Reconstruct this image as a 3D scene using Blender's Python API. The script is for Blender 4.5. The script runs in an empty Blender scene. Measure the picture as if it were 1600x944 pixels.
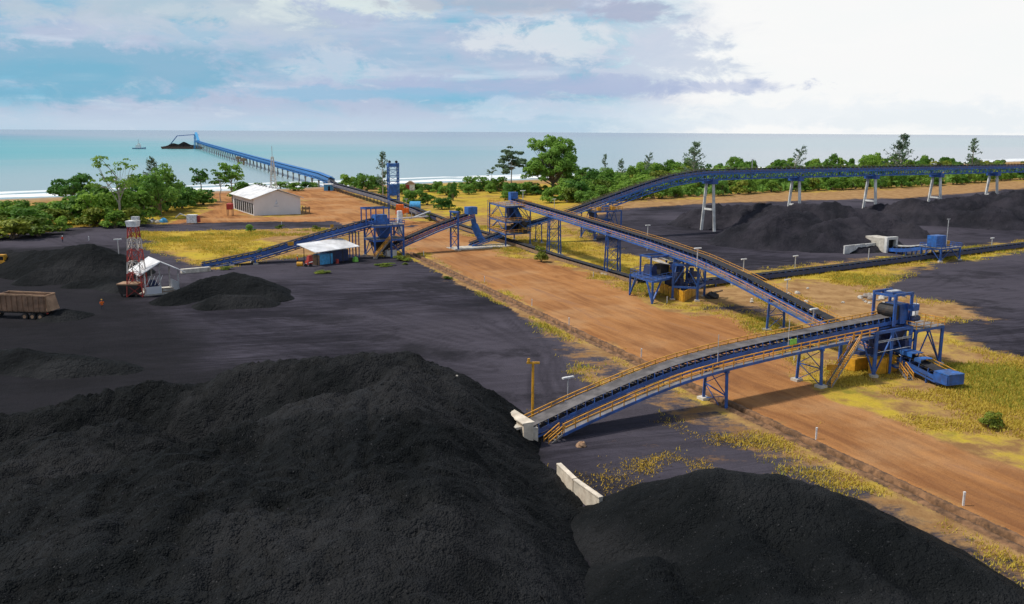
import bpy, math, random
import numpy as np
from mathutils import Vector, Matrix
rnd = random.Random(7)
nr = np.random.RandomState(11)
C = bpy.context.scene.collection
S = bpy.context.scene

# ------------------------------------------------------------------ camera
F = 1386.0; CZ = 34.0; PIT = math.atan((472 - 206) / F); ROLL = math.radians(0.33)
cd = bpy.data.cameras.new('camera'); cam = bpy.data.objects.new('camera', cd); C.objects.link(cam)
cd.sensor_width = 36; cd.lens = 36 * F / 1600; cd.clip_start = 0.5; cd.clip_end = 90000
cam.matrix_world = (Matrix.Translation((0, 0, CZ)) @ Matrix.Rotation(math.pi / 2 - PIT, 4, 'X') @ Matrix.Rotation(ROLL, 4, 'Z'))
S.camera = cam

# ------------------------------------------------------------------ world, sun, exposure
SUN_EL = math.radians(56); SUN_DIR = Vector((-0.95, 0.02, 0)).normalized()
w = bpy.data.worlds.new('World'); S.world = w; w.use_nodes = True
def nd(nt, t, **k):
    n = nt.nodes.new(t)
    for a, b in k.items():
        if a.startswith('i_'):
            n.inputs[a[2:].replace('_', ' ')].default_value = b
        else:
            setattr(n, a, b)
    return n
def math_n(nt, op, a, b=None, c=None, clamp=False):
    n = nt.nodes.new('ShaderNodeMath'); n.operation = op; n.use_clamp = clamp
    for i, x in enumerate((a, b, c)):
        if x is None: continue
        if isinstance(x, (int, float)): n.inputs[i].default_value = x
        else: nt.links.new(x, n.inputs[i])
    return n.outputs[0]
def mixc(nt, f, a, b, blend='MIX'):
    n = nt.nodes.new('ShaderNodeMix'); n.data_type = 'RGBA'; n.blend_type = blend; n.clamp_factor = True
    for s, x in ((0, f), (6, a), (7, b)):
        if isinstance(x, (int, float)): n.inputs[s].default_value = x
        elif isinstance(x, tuple): n.inputs[s].default_value = (*x[:3], 1)
        else: nt.links.new(x, n.inputs[s])
    return n.outputs[2]
def smooth(nt, x, lo, hi):
    n = nt.nodes.new('ShaderNodeMapRange'); n.interpolation_type = 'SMOOTHSTEP'
    nt.links.new(x, n.inputs[0]); n.inputs[1].default_value = lo; n.inputs[2].default_value = hi
    return n.outputs[0]
def noise(nt, vec, scale, detail=4, rough=.55, dist=0.0):
    n = nt.nodes.new('ShaderNodeTexNoise'); n.inputs['Scale'].default_value = scale
    n.inputs['Detail'].default_value = detail; n.inputs['Roughness'].default_value = rough
    n.inputs['Distortion'].default_value = dist
    if vec is not None: nt.links.new(vec, n.inputs['Vector'])
    return n.outputs['Fac']
def rotscale(nt, vec, ang, sc):
    a = nt.nodes.new('ShaderNodeMapping'); a.inputs['Rotation'].default_value = (0, 0, ang); nt.links.new(vec, a.inputs[0])
    b = nt.nodes.new('ShaderNodeMapping'); b.inputs['Scale'].default_value = sc; nt.links.new(a.outputs[0], b.inputs[0]); return b.outputs[0]
def comb(nt, x, y, z):
    n = nt.nodes.new('ShaderNodeCombineXYZ')
    for i, a in enumerate((x, y, z)):
        if isinstance(a, (int, float)): n.inputs[i].default_value = a
        else: nt.links.new(a, n.inputs[i])
    return n.outputs[0]

nt = w.node_tree; nt.nodes.clear()
sky = nd(nt, 'ShaderNodeTexSky', sky_type='NISHITA', sun_disc=False, sun_elevation=SUN_EL,
         sun_rotation=math.atan2(SUN_DIR.x, SUN_DIR.y), dust_density=2.0)
tc = nd(nt, 'ShaderNodeTexCoord'); sp = nd(nt, 'ShaderNodeSeparateXYZ'); nt.links.new(tc.outputs['Generated'], sp.inputs[0])
X_, Y_, Z_ = sp.outputs
az = math_n(nt, 'MULTIPLY', math_n(nt, 'ARCTAN2', X_, Y_), 57.2958)       # degrees, 0 = seaward
el = math_n(nt, 'MULTIPLY', math_n(nt, 'ARCSINE', Z_), 57.2958)
# clouds laid out on the sky dome by azimuth and elevation
cv = comb(nt, math_n(nt, 'MULTIPLY', az, .10), math_n(nt, 'MULTIPLY', el, .36), 0.0)
n1 = noise(nt, cv, 1.0, 7, .58, .25)
cv2 = comb(nt, math_n(nt, 'MULTIPLY', az, .05), math_n(nt, 'MULTIPLY', el, .62), 4.0)
n2 = noise(nt, cv2, 1.5, 6, .5, .1)
n3 = noise(nt, comb(nt, math_n(nt, 'MULTIPLY', az, .20), math_n(nt, 'MULTIPLY', el, .42), 9.0), 1.6, 9, .66, .3)
def blob(a0, e0, ra, re, amp=.35):
    """soft cloud bank centred on an azimuth / elevation, edge broken by noise"""
    da = math_n(nt, 'DIVIDE', math_n(nt, 'SUBTRACT', az, a0), ra)
    de = math_n(nt, 'DIVIDE', math_n(nt, 'SUBTRACT', el, e0), re)
    d = math_n(nt, 'SQRT', math_n(nt, 'ADD', math_n(nt, 'MULTIPLY', da, da), math_n(nt, 'MULTIPLY', de, de)))
    d = math_n(nt, 'ADD', d, math_n(nt, 'MULTIPLY', math_n(nt, 'SUBTRACT', n3, .5), amp * 4))
    return math_n(nt, 'SUBTRACT', 1.0, smooth(nt, d, .45, 1.05))
TEAL = (.22, .50, .68); LAV = (.47, .55, .71); PALE = (.64, .73, .84); WHITE = (.97, .97, .96); GREY = (.36, .42, .56)
base = mixc(nt, smooth(nt, n1, .38, .60), TEAL, LAV)
base = mixc(nt, math_n(nt, 'MULTIPLY', smooth(nt, n2, .52, .72), .7), base, PALE)
n5 = noise(nt, comb(nt, math_n(nt, 'MULTIPLY', az, .55), math_n(nt, 'MULTIPLY', el, 1.3), 2.0), 1.0, 8, .62, .5)
base = mixc(nt, math_n(nt, 'MULTIPLY', smooth(nt, n5, .56, .70), .35), base, (.78, .80, .84))
base = mixc(nt, math_n(nt, 'MULTIPLY', smooth(nt, n5, .46, .34), .3), base, (.40, .47, .62))
lowband = math_n(nt, 'SUBTRACT', 1.0, smooth(nt, math_n(nt, 'ADD', el, math_n(nt, 'MULTIPLY', n1, 1.4)), 1.0, 2.6))
base = mixc(nt, math_n(nt, 'MULTIPLY', lowband, .75), base, (.56, .68, .80))
# white glare bank on the right
wh = smooth(nt, math_n(nt, 'ADD', az, math_n(nt, 'MULTIPLY', math_n(nt, 'SUBTRACT', n3, .5), 16.0)), 3.0, 15.0)
wh2 = math_n(nt, 'MULTIPLY', wh, .95)
base = mixc(nt, wh2, base, WHITE)
for a0, e0, ra, re, am, col in ((-5.0, 5.2, 16.0, 2.4, .55, LAV), (-20.0, 7.3, 15.0, 1.9, .7, (.50, .60, .68)), (-24.0, 3.4, 10.0, 2.0, .75, (.20, .45, .62)), (20.0, 1.1, 16.0, 1.1, .5, (.78, .85, .91)), (-20.0, 5.6, 9.0, .9, .5, (.55, .62, .74)), (-9.5, 7.9, 8.0, 1.4, .75, (.78, .86, .83)),
                                (-17.0, 6.9, 5.0, .7, .5, (.60, .68, .74)), (1.8, 5.7, 6.5, 1.6, .7, (.78, .82, .85)), (-2.0, 7.8, 8.0, .8, .7, (.44, .49, .60)), (6.8, 7.3, 3.0, .8, .85, (.43, .47, .62)),
                                (-11.0, 3.6, 4.0, 1.1, .45, (.68, .73, .82)), (9.5, 4.2, 4.5, 2.0, .85, (.60, .66, .78)), (12.0, 2.75, 5.5, .55, .7, (.50, .56, .74)), (1.0, 2.75, 14.0, .75, .75, (.42, .50, .70)), (-10.0, 2.2, 12.0, .5, .6, (.26, .52, .72)),
                                (3.0, 1.4, 9.0, .8, .45, (.70, .77, .87)), (24.0, .7, 9.0, .9, .35, (.78, .84, .88))):
    base = mixc(nt, math_n(nt, 'MULTIPLY', blob(a0, e0, ra, re, .75), am), base, col)
# overhead: broken bright cloud between blue
ovh = mixc(nt, smooth(nt, noise(nt, tc.outputs['Generated'], 3.0, 6, .55), .42, .62), (.30, .45, .68), (.95, .95, .95))
bgc = nd(nt, 'ShaderNodeBackground'); nt.links.new(mixc(nt, smooth(nt, el, 9.0, 22.0), base, ovh), bgc.inputs[0]); bgc.inputs[1].default_value = 1.0
bgs = nd(nt, 'ShaderNodeBackground'); nt.links.new(sky.outputs[0], bgs.inputs[0]); bgs.inputs[1].default_value = 0.10
mx = nd(nt, 'ShaderNodeMixShader'); out = nd(nt, 'ShaderNodeOutputWorld')
f = math_n(nt, 'SUBTRACT', 1.0, math_n(nt, 'MULTIPLY', smooth(nt, el, 9.0, 25.0), .65))
nt.links.new(f, mx.inputs[0]); nt.links.new(bgs.outputs[0], mx.inputs[1]); nt.links.new(bgc.outputs[0], mx.inputs[2])
nt.links.new(mx.outputs[0], out.inputs[0])

sl = bpy.data.lights.new('sun', 'SUN'); sl.energy = 3.4; sl.angle = math.radians(4); sl.color = (1, .94, .84)
so = bpy.data.objects.new('sun', sl); C.objects.link(so)
to = Vector((SUN_DIR.x * math.cos(SUN_EL), SUN_DIR.y * math.cos(SUN_EL), math.sin(SUN_EL)))
so.rotation_euler = to.to_track_quat('Z', 'Y').to_euler(); so.location = (-200, 100, 300)
vs = S.view_settings; S.display_settings.display_device = 'sRGB'
vs.view_transform = 'Standard'; vs.look = 'None'; vs.exposure = 0.0; vs.gamma = 1.0; vs.use_curve_mapping = False
S.cycles.max_bounces = 6; S.cycles.transparent_max_bounces = 4

# ------------------------------------------------------------------ survey: photo pixel -> place
def ray(px, py):
    a = (px - 800) / F; b = (472 - py) / F; c, s = math.cos(ROLL), math.sin(ROLL)
    a2 = a * c - b * s; b2 = a * s + b * c
    return (a2, math.cos(PIT) + b2 * math.sin(PIT), -math.sin(PIT) + b2 * math.cos(PIT))
def G(px, py, z=0.0):
    d = ray(px, py); t = (z - CZ) / d[2]; return Vector((d[0] * t, d[1] * t, z))
def D(px, py, Y):
    d = ray(px, py); t = Y / d[1]; return Vector((d[0] * t, Y, CZ + d[2] * t))
def hgt(px, base_y, top_y):
    """ground point and height of an upright thing"""
    g = G(px, base_y); return g, D(px, top_y, g.y).z

# ------------------------------------------------------------------ materials
MATS = {}
def mat(name, col, rough=.6, metal=0.0, var=.25, vscale=1.5, dirt=None, dirt_amt=.4, bump=0.0, bscale=8.0, spec=.4, corr=None, dust=None):
    if name in MATS: return MATS[name]
    m = bpy.data.materials.new(name); m.use_nodes = True; t = m.node_tree; b = t.nodes['Principled BSDF']
    tc = nd(t, 'ShaderNodeTexCoord').outputs['Object']
    n = noise(t, tc, vscale, 5, .6)
    lo = tuple(c * (1 - var) for c in col); hi = tuple(min(1, c * (1 + var)) for c in col)
    c = mixc(t, smooth(t, n, .3, .7), lo, hi)
    if dirt:
        n2 = noise(t, tc, vscale * .6, 8, .68)
        c = mixc(t, math_n(t, 'MULTIPLY', smooth(t, n2, .48, .68), dirt_amt), c, dirt)
    if dust:      # coal dust lying on ledges and streaks of rust
        ge = nd(t, 'ShaderNodeNewGeometry'); sx = nd(t, 'ShaderNodeSeparateXYZ'); t.links.new(ge.outputs['Normal'], sx.inputs[0])
        dn_ = noise(t, ge.outputs['Position'], .7, 7, .7); ru = noise(t, rotscale(t, ge.outputs['Position'], 0, (1.6, 1.6, .35)), 1.0, 6, .65)
        c = mixc(t, math_n(t, 'MULTIPLY', smooth(t, ru, .58, .70), .55), c, (.10, .05, .035))
        c = mixc(t, math_n(t, 'MULTIPLY', smooth(t, dn_, .36, .62), .45), c, (.05, .06, .09))
        c = mixc(t, math_n(t, 'MULTIPLY', math_n(t, 'MULTIPLY', smooth(t, sx.outputs[2], .5, .9), smooth(t, dn_, .30, .60)), dust), c, (.045, .045, .055))
    t.links.new(c, b.inputs['Base Color'])
    b.inputs['Roughness'].default_value = rough; b.inputs['Metallic'].default_value = metal
    b.inputs['Specular IOR Level'].default_value = spec
    hsrc = None
    if corr:
        wv = nd(t, 'ShaderNodeTexWave'); wv.wave_type = 'BANDS'; wv.bands_direction = corr[0]; wv.inputs['Scale'].default_value = corr[1]
        t.links.new(tc, wv.inputs['Vector']); hsrc = wv.outputs['Fac']; bump = bump or .5
    elif bump:
        hsrc = noise(t, tc, bscale, 6, .65)
    if hsrc is not None:
        bp = nd(t, 'ShaderNodeBump'); bp.inputs['Strength'].default_value = bump; bp.inputs['Distance'].default_value = .08
        t.links.new(hsrc, bp.inputs['Height']); t.links.new(bp.outputs[0], b.inputs['Normal'])
    MATS[name] = m; return m
BLUE = mat('blue_paint', (.026, .115, .42), .55, vscale=.8, dust=.75)
BLUE2 = mat('bright_blue_paint', (.025, .15, .50), .5, dust=.35)
DKBLUE = mat('dusty_dark_blue_paint', (.018, .035, .12), .6, dust=.8)
ORANGE = mat('ochre_rail_paint', (.66, .31, .04), .5, dirt=(.3, .16, .05), dirt_amt=.4)
YELLOW = mat('yellow_paint', (.62, .31, .02), .5, dirt=(.25, .15, .05), dirt_amt=.45)
RED = mat('red_paint', (.42, .045, .035), .6, dirt=(.22, .10, .07), dirt_amt=.6)
WHITE_P = mat('white_paint', (.78, .78, .76), .5, dirt=(.45, .4, .33), dirt_amt=.35)
BELT = mat('rubber_belt', (.135, .125, .125), .85, var=.3, dirt=(.03, .03, .03), dirt_amt=.6, vscale=.7)
BELTC = mat('coal_dusted_belt', (.028, .028, .032), .9, var=.35)
RUBBER = mat('black_rubber', (.02, .02, .02), .8)
DECK = mat('grating_deck', (.22, .21, .21), .7, dirt=(.08, .075, .07), dirt_amt=.6, vscale=.8)
CONC = mat('pale_concrete', (.55, .51, .44), .85, dirt=(.22, .17, .12), dirt_amt=.55, vscale=.7, bump=.3)
CONCW = mat('white_concrete', (.66, .65, .62), .8, dirt=(.3, .28, .25), dirt_amt=.5, vscale=.4, bump=.2)
STEEL = mat('galvanised_steel', (.5, .5, .5), .5, metal=.3)
ROOFW = mat('white_corrugated_roof', (.80, .80, .80), .5, dirt=(.5, .47, .42), dirt_amt=.4, corr=('X', 1.4), vscale=.25)
WALLG = mat('pale_grey_cladding', (.66, .67, .70), .6, dirt=(.52, .5, .48), dirt_amt=.2, vscale=.15, var=.06)
DARK = mat('dark_opening', (.02, .02, .02), .9)
TIMBER = mat('weathered_timber', (.26, .17, .10), .85, dirt=(.1, .07, .05), dirt_amt=.5)
RUST = mat('rusty_tan_steel', (.36, .22, .13), .75, dirt=(.12, .08, .05), dirt_amt=.6, vscale=.6)
DKSTEEL = mat('grimy_dark_steel', (.035, .033, .033), .7, dirt=(.09, .06, .04), dirt_amt=.6)
ORVEST = mat('orange_cloth', (.80, .16, .02), .8)
REDCL = mat('red_cloth', (.65, .07, .03), .8)
TROUS = mat('dark_cloth', (.03, .035, .06), .9)
SKIN = mat('brown_skin', (.25, .13, .08), .6)
ROCK = mat('grey_rock', (.33, .29, .25), .9, var=.4, bump=.6)
BARK = mat('bark', (.20, .16, .12), .9, var=.4, bump=.4)
BARKP = mat('pale_bark', (.36, .32, .27), .9, var=.3)
GREENP = mat('green_paint', (.22, .55, .08), .5)
LTBLUE = mat('light_blue_paint', (.06, .33, .62), .5, dirt=(.1, .2, .3), dirt_amt=.3)

def leafmat(name, c1, c2, tr=.25):
    m = bpy.data.materials.new(name); m.use_nodes = True; t = m.node_tree; b = t.nodes['Principled BSDF']
    tc = nd(t, 'ShaderNodeTexCoord').outputs['Object']; oi = nd(t, 'ShaderNodeObjectInfo')
    n = noise(t, tc, .9, 3, .6); n2 = noise(t, tc, 4.0, 2, .5)
    f = math_n(t, 'ADD', math_n(t, 'MULTIPLY', n, .8), math_n(t, 'MULTIPLY', n2, .5))
    f = math_n(t, 'ADD', f, math_n(t, 'MULTIPLY', math_n(t, 'SUBTRACT', oi.outputs['Random'], .5), .45))
    c = mixc(t, smooth(t, f, .40, .95), c1, c2)
    t.links.new(c, b.inputs['Base Color']); b.inputs['Roughness'].default_value = .6; b.inputs['Specular IOR Level'].default_value = .25
    tl = nd(t, 'ShaderNodeBsdfTranslucent'); t.links.new(c, tl.inputs[0])
    ms = nd(t, 'ShaderNodeMixShader'); ms.inputs[0].default_value = tr
    t.links.new(b.outputs[0], ms.inputs[1]); t.links.new(tl.outputs[0], ms.inputs[2])
    t.links.new(ms.outputs[0], t.nodes['Material Output'].inputs[0]); return m
LEAF = leafmat('green_leaves', (.09, .21, .025), (.30, .47, .07), .45)
LEAFD = leafmat('dark_leaves', (.065, .18, .03), (.24, .42, .07), .45)
LEAFY = leafmat('yellow_green_leaves', (.10, .16, .015), (.30, .33, .04))
LEAFC = leafmat('needle_foliage', (.10, .17, .10), (.24, .34, .20), .4)
GRASSM = leafmat('dry_grass', (.42, .29, .04), (.62, .48, .07), .35)
GRASSG = leafmat('fresh_grass', (.24, .26, .025), (.48, .45, .06), .35)

def coalmat(name, c1, c2, tint, bump, lumps):
    m = bpy.data.materials.new(name); m.use_nodes = True; t = m.node_tree; b = t.nodes['Principled BSDF']
    tc = nd(t, 'ShaderNodeTexCoord').outputs['Object']
    n = noise(t, tc, .12, 6, .6); c = mixc(t, smooth(t, n, .35, .68), c1, c2)
    ns = noise(t, tc, 2.5, 8, .75); c = mixc(t, math_n(t, 'MULTIPLY', smooth(t, ns, .56, .74), .5), c, tint)
    lum = noise(t, tc, 5.0, 3, .7); c = mixc(t, math_n(t, 'MULTIPLY', smooth(t, lum, .64, .72), .75), c, tuple(min(1, x * 2.2) for x in tint))
    n4 = noise(t, tc, .045, 5, .6); c = mixc(t, math_n(t, 'MULTIPLY', smooth(t, n4, .48, .66), lumps), c, tint)
    t.links.new(c, b.inputs['Base Color']); b.inputs['Roughness'].default_value = .85; b.inputs['Specular IOR Level'].default_value = .10
    def lumps_h(sc):
        v = nd(t, 'ShaderNodeTexVoronoi'); v.inputs['Scale'].default_value = sc; t.links.new(tc, v.inputs['Vector']); return math_n(t, 'SUBTRACT', 1.0, v.outputs['Distance'])
    sz = smooth(t, noise(t, tc, .22, 4, .6), .42, .62)
    h = math_n(t, 'ADD', math_n(t, 'MULTIPLY', lumps_h(2.6), math_n(t, 'MULTIPLY', sz, .55)), math_n(t, 'ADD', math_n(t, 'MULTIPLY', lumps_h(6.5), .28), math_n(t, 'ADD', noise(t, tc, .9, 6, .62), math_n(t, 'MULTIPLY', noise(t, tc, .3, 5, .65, .6), 2.0))))
    bp = nd(t, 'ShaderNodeBump'); bp.inputs['Strength'].default_value = bump; bp.inputs['Distance'].default_value = .5
    t.links.new(h, bp.inputs['Height']); t.links.new(bp.outputs[0], b.inputs['Normal']); return m
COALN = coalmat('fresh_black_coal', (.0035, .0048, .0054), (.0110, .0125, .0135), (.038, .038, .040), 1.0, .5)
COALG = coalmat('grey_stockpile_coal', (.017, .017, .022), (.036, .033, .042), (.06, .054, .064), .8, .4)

# ------------------------------------------------------------------ mesh helpers
ORG = {}
class MB:
    def __init__(s): s.v = []; s.f = []; s.m = []
    def add(s, vs, fs, mi=0):
        o = len(s.v); s.v += [tuple(p) for p in vs]; s.f += [tuple(i + o for i in q) for q in fs]; s.m += [mi] * len(fs); return s
    def hexa(s, p, mi=0):            # 8 points: bottom loop then top loop
        return s.add(p, [(3, 2, 1, 0), (4, 5, 6, 7), (0, 1, 5, 4), (1, 2, 6, 5), (2, 3, 7, 6), (3, 0, 4, 7)], mi)
    def box(s, c, d, rz=0.0, mi=0):
        cx, sx = math.cos(rz), math.sin(rz); P = []
        for z in (-.5, .5):
            for x, y in ((-.5, -.5), (.5, -.5), (.5, .5), (-.5, .5)):
                a, b = x * d[0], y * d[1]; P.append((c[0] + a * cx - b * sx, c[1] + a * sx + b * cx, c[2] + z * d[2]))
        return s.hexa(P, mi)
    def taper(s, c, d0, d1, h, rz=0.0, mi=0):   # frustum: base centre c, base size d0, top size d1
        cx, sx = math.cos(rz), math.sin(rz); P = []
        for z, d in ((0, d0), (h, d1)):
            for x, y in ((-.5, -.5), (.5, -.5), (.5, .5), (-.5, .5)):
                a, b = x * d[0], y * d[1]; P.append((c[0] + a * cx - b * sx, c[1] + a * sx + b * cx, c[2] + z))
        return s.hexa(P, mi)
    def bar(s, p, q, w, h=None, mi=0):
        h = h or w; p = Vector(p); q = Vector(q); d = (q - p)
        if d.length < 1e-6: return s
        d.normalize(); up = Vector((0, 0, 1)) if abs(d.z) < .95 else Vector((1, 0, 0))
        a = d.cross(up).normalized(); b = a.cross(d).normalized(); P = []
        for o in (p, q):
            for x, y in ((-.5, -.5), (.5, -.5), (.5, .5), (-.5, .5)): P.append(o + a * (x * w) + b * (y * h))
        return s.hexa(P, mi)
    def tube(s, p, q, r0, r1=None, n=10, mi=0):
        r1 = r0 if r1 is None else r1; p = Vector(p); q = Vector(q); d = (q - p).normalized()
        up = Vector((0, 0, 1)) if abs(d.z) < .95 else Vector((1, 0, 0))
        a = d.cross(up).normalized(); b = a.cross(d).normalized(); P = []
        for o, r in ((p, r0), (q, r1)):
            for i in range(n):
                t = 2 * math.pi * i / n; P.append(o + a * (r * math.cos(t)) + b * (r * math.sin(t)))
        fs = [(i, (i + 1) % n, n + (i + 1) % n, n + i) for i in range(n)] + [tuple(range(n))[::-1], tuple(range(n, 2 * n))]
        return s.add(P, fs, mi)
    def sweep(s, pts, lat, prof, mi=0):          # profile [(u, v)] closed loop swept along pts; lat = lateral per point
        n = len(prof); P = []
        for p, l in zip(pts, lat):
            for u, v in prof: P.append((p[0] + l[0] * u, p[1] + l[1] * u, p[2] + v))
        fs = []
        for i in range(len(pts) - 1):
            for j in range(n):
                k = (j + 1) % n; fs.append((i * n + j, i * n + k, (i + 1) * n + k, (i + 1) * n + j))
        fs += [tuple(range(n))[::-1], tuple(range((len(pts) - 1) * n, len(pts) * n))]
        return s.add(P, fs, mi)
    def ball(s, c, r, mi=0, seg=10, ring=6, jit=0.0):
        P = []; r = r if isinstance(r, (tuple, list)) else (r, r, r)
        for i in range(ring + 1):
            ph = math.pi * i / ring
            for j in range(seg):
                t = 2 * math.pi * j / seg; k = 1 + rnd.uniform(-jit, jit)
                P.append((c[0] + r[0] * k * math.sin(ph) * math.cos(t), c[1] + r[1] * k * math.sin(ph) * math.sin(t), c[2] + r[2] * k * math.cos(ph)))
        fs = [(i * seg + j, (i + 1) * seg + j, (i + 1) * seg + (j + 1) % seg, i * seg + (j + 1) % seg) for i in range(ring) for j in range(seg)]
        return s.add(P, fs, mi)
    def build(s, name, mats, parent=None, org=None, smooth_=False):
        o_ = Vector(ORG[parent.name]) if parent is not None else Vector(org or (0, 0, 0))
        me = bpy.data.meshes.new(name); me.from_pydata([(x - o_.x, y - o_.y, z - o_.z) for x, y, z in s.v], [], s.f)
        for m in (mats if isinstance(mats, (list, tuple)) else [mats]): me.materials.append(m)
        if any(s.m): me.polygons.foreach_set('material_index', s.m)
        if smooth_: me.polygons.foreach_set('use_smooth', [True] * len(me.polygons))
        me.update()
        o = bpy.data.objects.new(name, me); C.objects.link(o)
        if parent is not None: o.parent = parent
        else: o.location = o_
        ORG[o.name] = tuple(o_); return o
def tag(o, label=None, cat=None, group=None, kind=None):
    for k, v in (('label', label), ('category', cat), ('group', group), ('kind', kind)):
        if v: o[k] = v
    return o
def thing(name, label, cat, loc=(0, 0, 0), group=None):
    o = bpy.data.objects.new(name, None); C.objects.link(o); o.location = loc; o.empty_display_size = .5
    ORG[o.name] = tuple(loc); return tag(o, label, cat, group)
KIDS = {}
def dup(root, loc, rz=0.0, sc=1.0, label=None, group=None):
    """copy a thing together with its parts and sub-parts"""
    r = root.copy(); C.objects.link(r); r.location = loc; r.rotation_euler = (0, 0, rz)
    r.scale = sc if isinstance(sc, (tuple, list)) else (sc, sc, sc)
    if label: r['label'] = label
    if group: r['group'] = group
    if root.name not in KIDS: KIDS[root.name] = [(c, list(c.children)) for c in root.children]
    for ch, gr in KIDS[root.name]:
        c = ch.copy(); C.objects.link(c); c.parent = r
        for g in gr:
            d = g.copy(); C.objects.link(d); d.parent = c
    return r
def np_mesh(name, V, Fq, mats, smooth_=True, parent=None):
    me = bpy.data.meshes.new(name); me.vertices.add(len(V)); me.vertices.foreach_set('co', np.asarray(V, np.float32).ravel())
    k = Fq.shape[1]; me.loops.add(Fq.size); me.loops.foreach_set('vertex_index', Fq.astype(np.int32).ravel())
    me.polygons.add(len(Fq)); me.polygons.foreach_set('loop_start', np.arange(0, Fq.size, k, dtype=np.int32))
    me.polygons.foreach_set('loop_total', np.full(len(Fq), k, np.int32))
    if smooth_: me.polygons.foreach_set('use_smooth', np.ones(len(Fq), bool))
    for m in (mats if isinstance(mats, (list, tuple)) else [mats]): me.materials.append(m)
    me.update(calc_edges=True); me.validate()
    o = bpy.data.objects.new(name, me); C.objects.link(o)
    if parent: o.parent = parent
    return o
def vnoise(x, y, seed=0):
    xi = np.floor(x).astype(np.int64); yi = np.floor(y).astype(np.int64); fx = x - xi; fy = y - yi
    fx = fx * fx * (3 - 2 * fx); fy = fy * fy * (3 - 2 * fy)
    def h(a, b):
        n = (a * 374761393 + b * 668265263 + seed * 974634777) & 0x7fffffff
        n = ((n ^ (n >> 13)) * 1274126177) & 0x7fffffff
        return ((n ^ (n >> 16)) & 0xffff) / 65535.0
    return (h(xi, yi) * (1 - fx) + h(xi + 1, yi) * fx) * (1 - fy) + (h(xi, yi + 1) * (1 - fx) + h(xi + 1, yi + 1) * fx) * fy
def fbm(x, y, seed=0, oct=5, g=.5):
    s = 0; a = 1; t = 0
    for o in range(oct):
        s = s + a * vnoise(x * 2 ** o + o * 17.3, y * 2 ** o - o * 9.1, seed + o); t += a; a *= g
    return s / t - .5
def sdpoly(X, Y, poly):
    """signed distance, positive inside"""
    P = np.array([(p[0], p[1]) for p in poly]); d = np.full(X.shape, 1e9); ins = np.zeros(X.shape, bool); n = len(P)
    for i in range(n):
        a = P[i]; b = P[(i + 1) % n]; e = b - a; wx = X - a[0]; wy = Y - a[1]
        t = np.clip((wx * e[0] + wy * e[1]) / (e @ e + 1e-9), 0, 1)
        d = np.minimum(d, (wx - e[0] * t) ** 2 + (wy - e[1] * t) ** 2)
        c = ((a[1] > Y) != (b[1] > Y))
        xs = (b[0] - a[0]) * (Y - a[1]) / ((b[1] - a[1]) if abs(b[1] - a[1]) > 1e-9 else 1e-9) + a[0]
        ins ^= c & (X < xs)
    d = np.sqrt(d); return np.where(ins, d, -d)
def gp(*pts): return [G(x, y) for x, y in pts]

# ------------------------------------------------------------------ ground sheet
SH0 = Vector((-270, 470, 0)); SHD = Vector((.78, .626, 0)); SHN = Vector((-.626, .78, 0))   # shoreline, seaward normal
DI0 = Vector((-30.0, 252.5, 0)); DI1 = Vector((70.0, 3.5, 0)); DID = (DI1 - DI0).normalized(); DIN = Vector((DID.y, -DID.x, 0))
rows = [22.0]
while rows[-1] < 1500: rows.append(rows[-1] * 1.0068 + .02)
rows = np.array(rows)
us = np.concatenate([np.linspace(-2.2, -.68, 36)[:-1], np.linspace(-.68, .68, 460), np.linspace(.68, 2.2, 36)[1:]])
U, YY = np.meshgrid(us, rows); XX = U * (YY + 6)
def shore_d(x, y): return (x - SH0.x) * SHN.x + (y - SH0.y) * SHN.y
sd_sh = shore_d(XX, YY) + 14 * fbm(XX / 90, YY / 90, 3)
near_yard = gp((-900, 395), (-300, 372), (0, 367), (110, 361), (180, 365), (228, 380), (250, 396), (330, 419), (400, 412), (470, 400), (560, 398), (640, 402), (700, 434), (760, 462), (815, 490),
               (845, 515), (880, 545), (905, 580), (960, 612), (1040, 640), (1130, 668), (1200, 705), (1290, 745), (1350, 775), (1450, 835), (1560, 905), (1700, 1000), (1900, 1300), (-900, 1300))
dark_road = gp((-300, 374), (0, 368), (100, 360), (190, 350), (330, 349), (480, 346), (560, 344), (620, 346), (640, 356), (560, 357), (430, 358), (230, 362), (190, 372))
far_yard = gp((905, 345), (968, 327), (1080, 319), (1250, 314), (1420, 309), (1640, 291), (2200, 270), (2200, 350), (1640, 372), (1450, 393), (1340, 408), (1165, 424), (1090, 415), (1010, 402), (950, 390), (915, 372))
side_yard = gp((1395, 437), (1450, 415), (1640, 386), (2200, 365), (2200, 640), (1640, 566), (1545, 549), (1452, 508), (1490, 499), (1570, 504), (1500, 480), (1440, 462), (1370, 456))
dark_streak = gp((1085, 476), (1150, 470), (1230, 480), (1215, 497), (1150, 492), (1095, 486))  # coal-coloured dark streak on the ground right of the mid tower
road = gp((440, 298), (500, 291), (530, 296), (575, 318), (612, 338), (655, 347), (700, 352), (745, 386), (850, 406), (920, 434), (985, 464), (1060, 486), (1125, 496), (1165, 512), (1200, 545), (1248, 592),
          (1320, 630), (1420, 664), (1500, 697), (1620, 744), (1900, 870), (2600, 1250), (2600, 1500), (1900, 992), (1600, 846), (1400, 750), (1240, 676), (1080, 600), (1000, 563), (850, 489), (760, 446), (700, 420), (650, 393),
          (615, 380), (560, 360), (440, 345), (270, 352), (262, 345), (330, 330), (335, 300), (372, 296), (372, 330), (396, 340), (472, 337), (480, 320))
lawn_a = gp((232, 366), (300, 360), (420, 358), (400, 385), (330, 408), (270, 398), (240, 384))
lawn_b = gp((600, 300), (720, 285), (900, 290), (960, 330), (900, 345), (760, 340), (690, 330), (620, 318))
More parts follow.
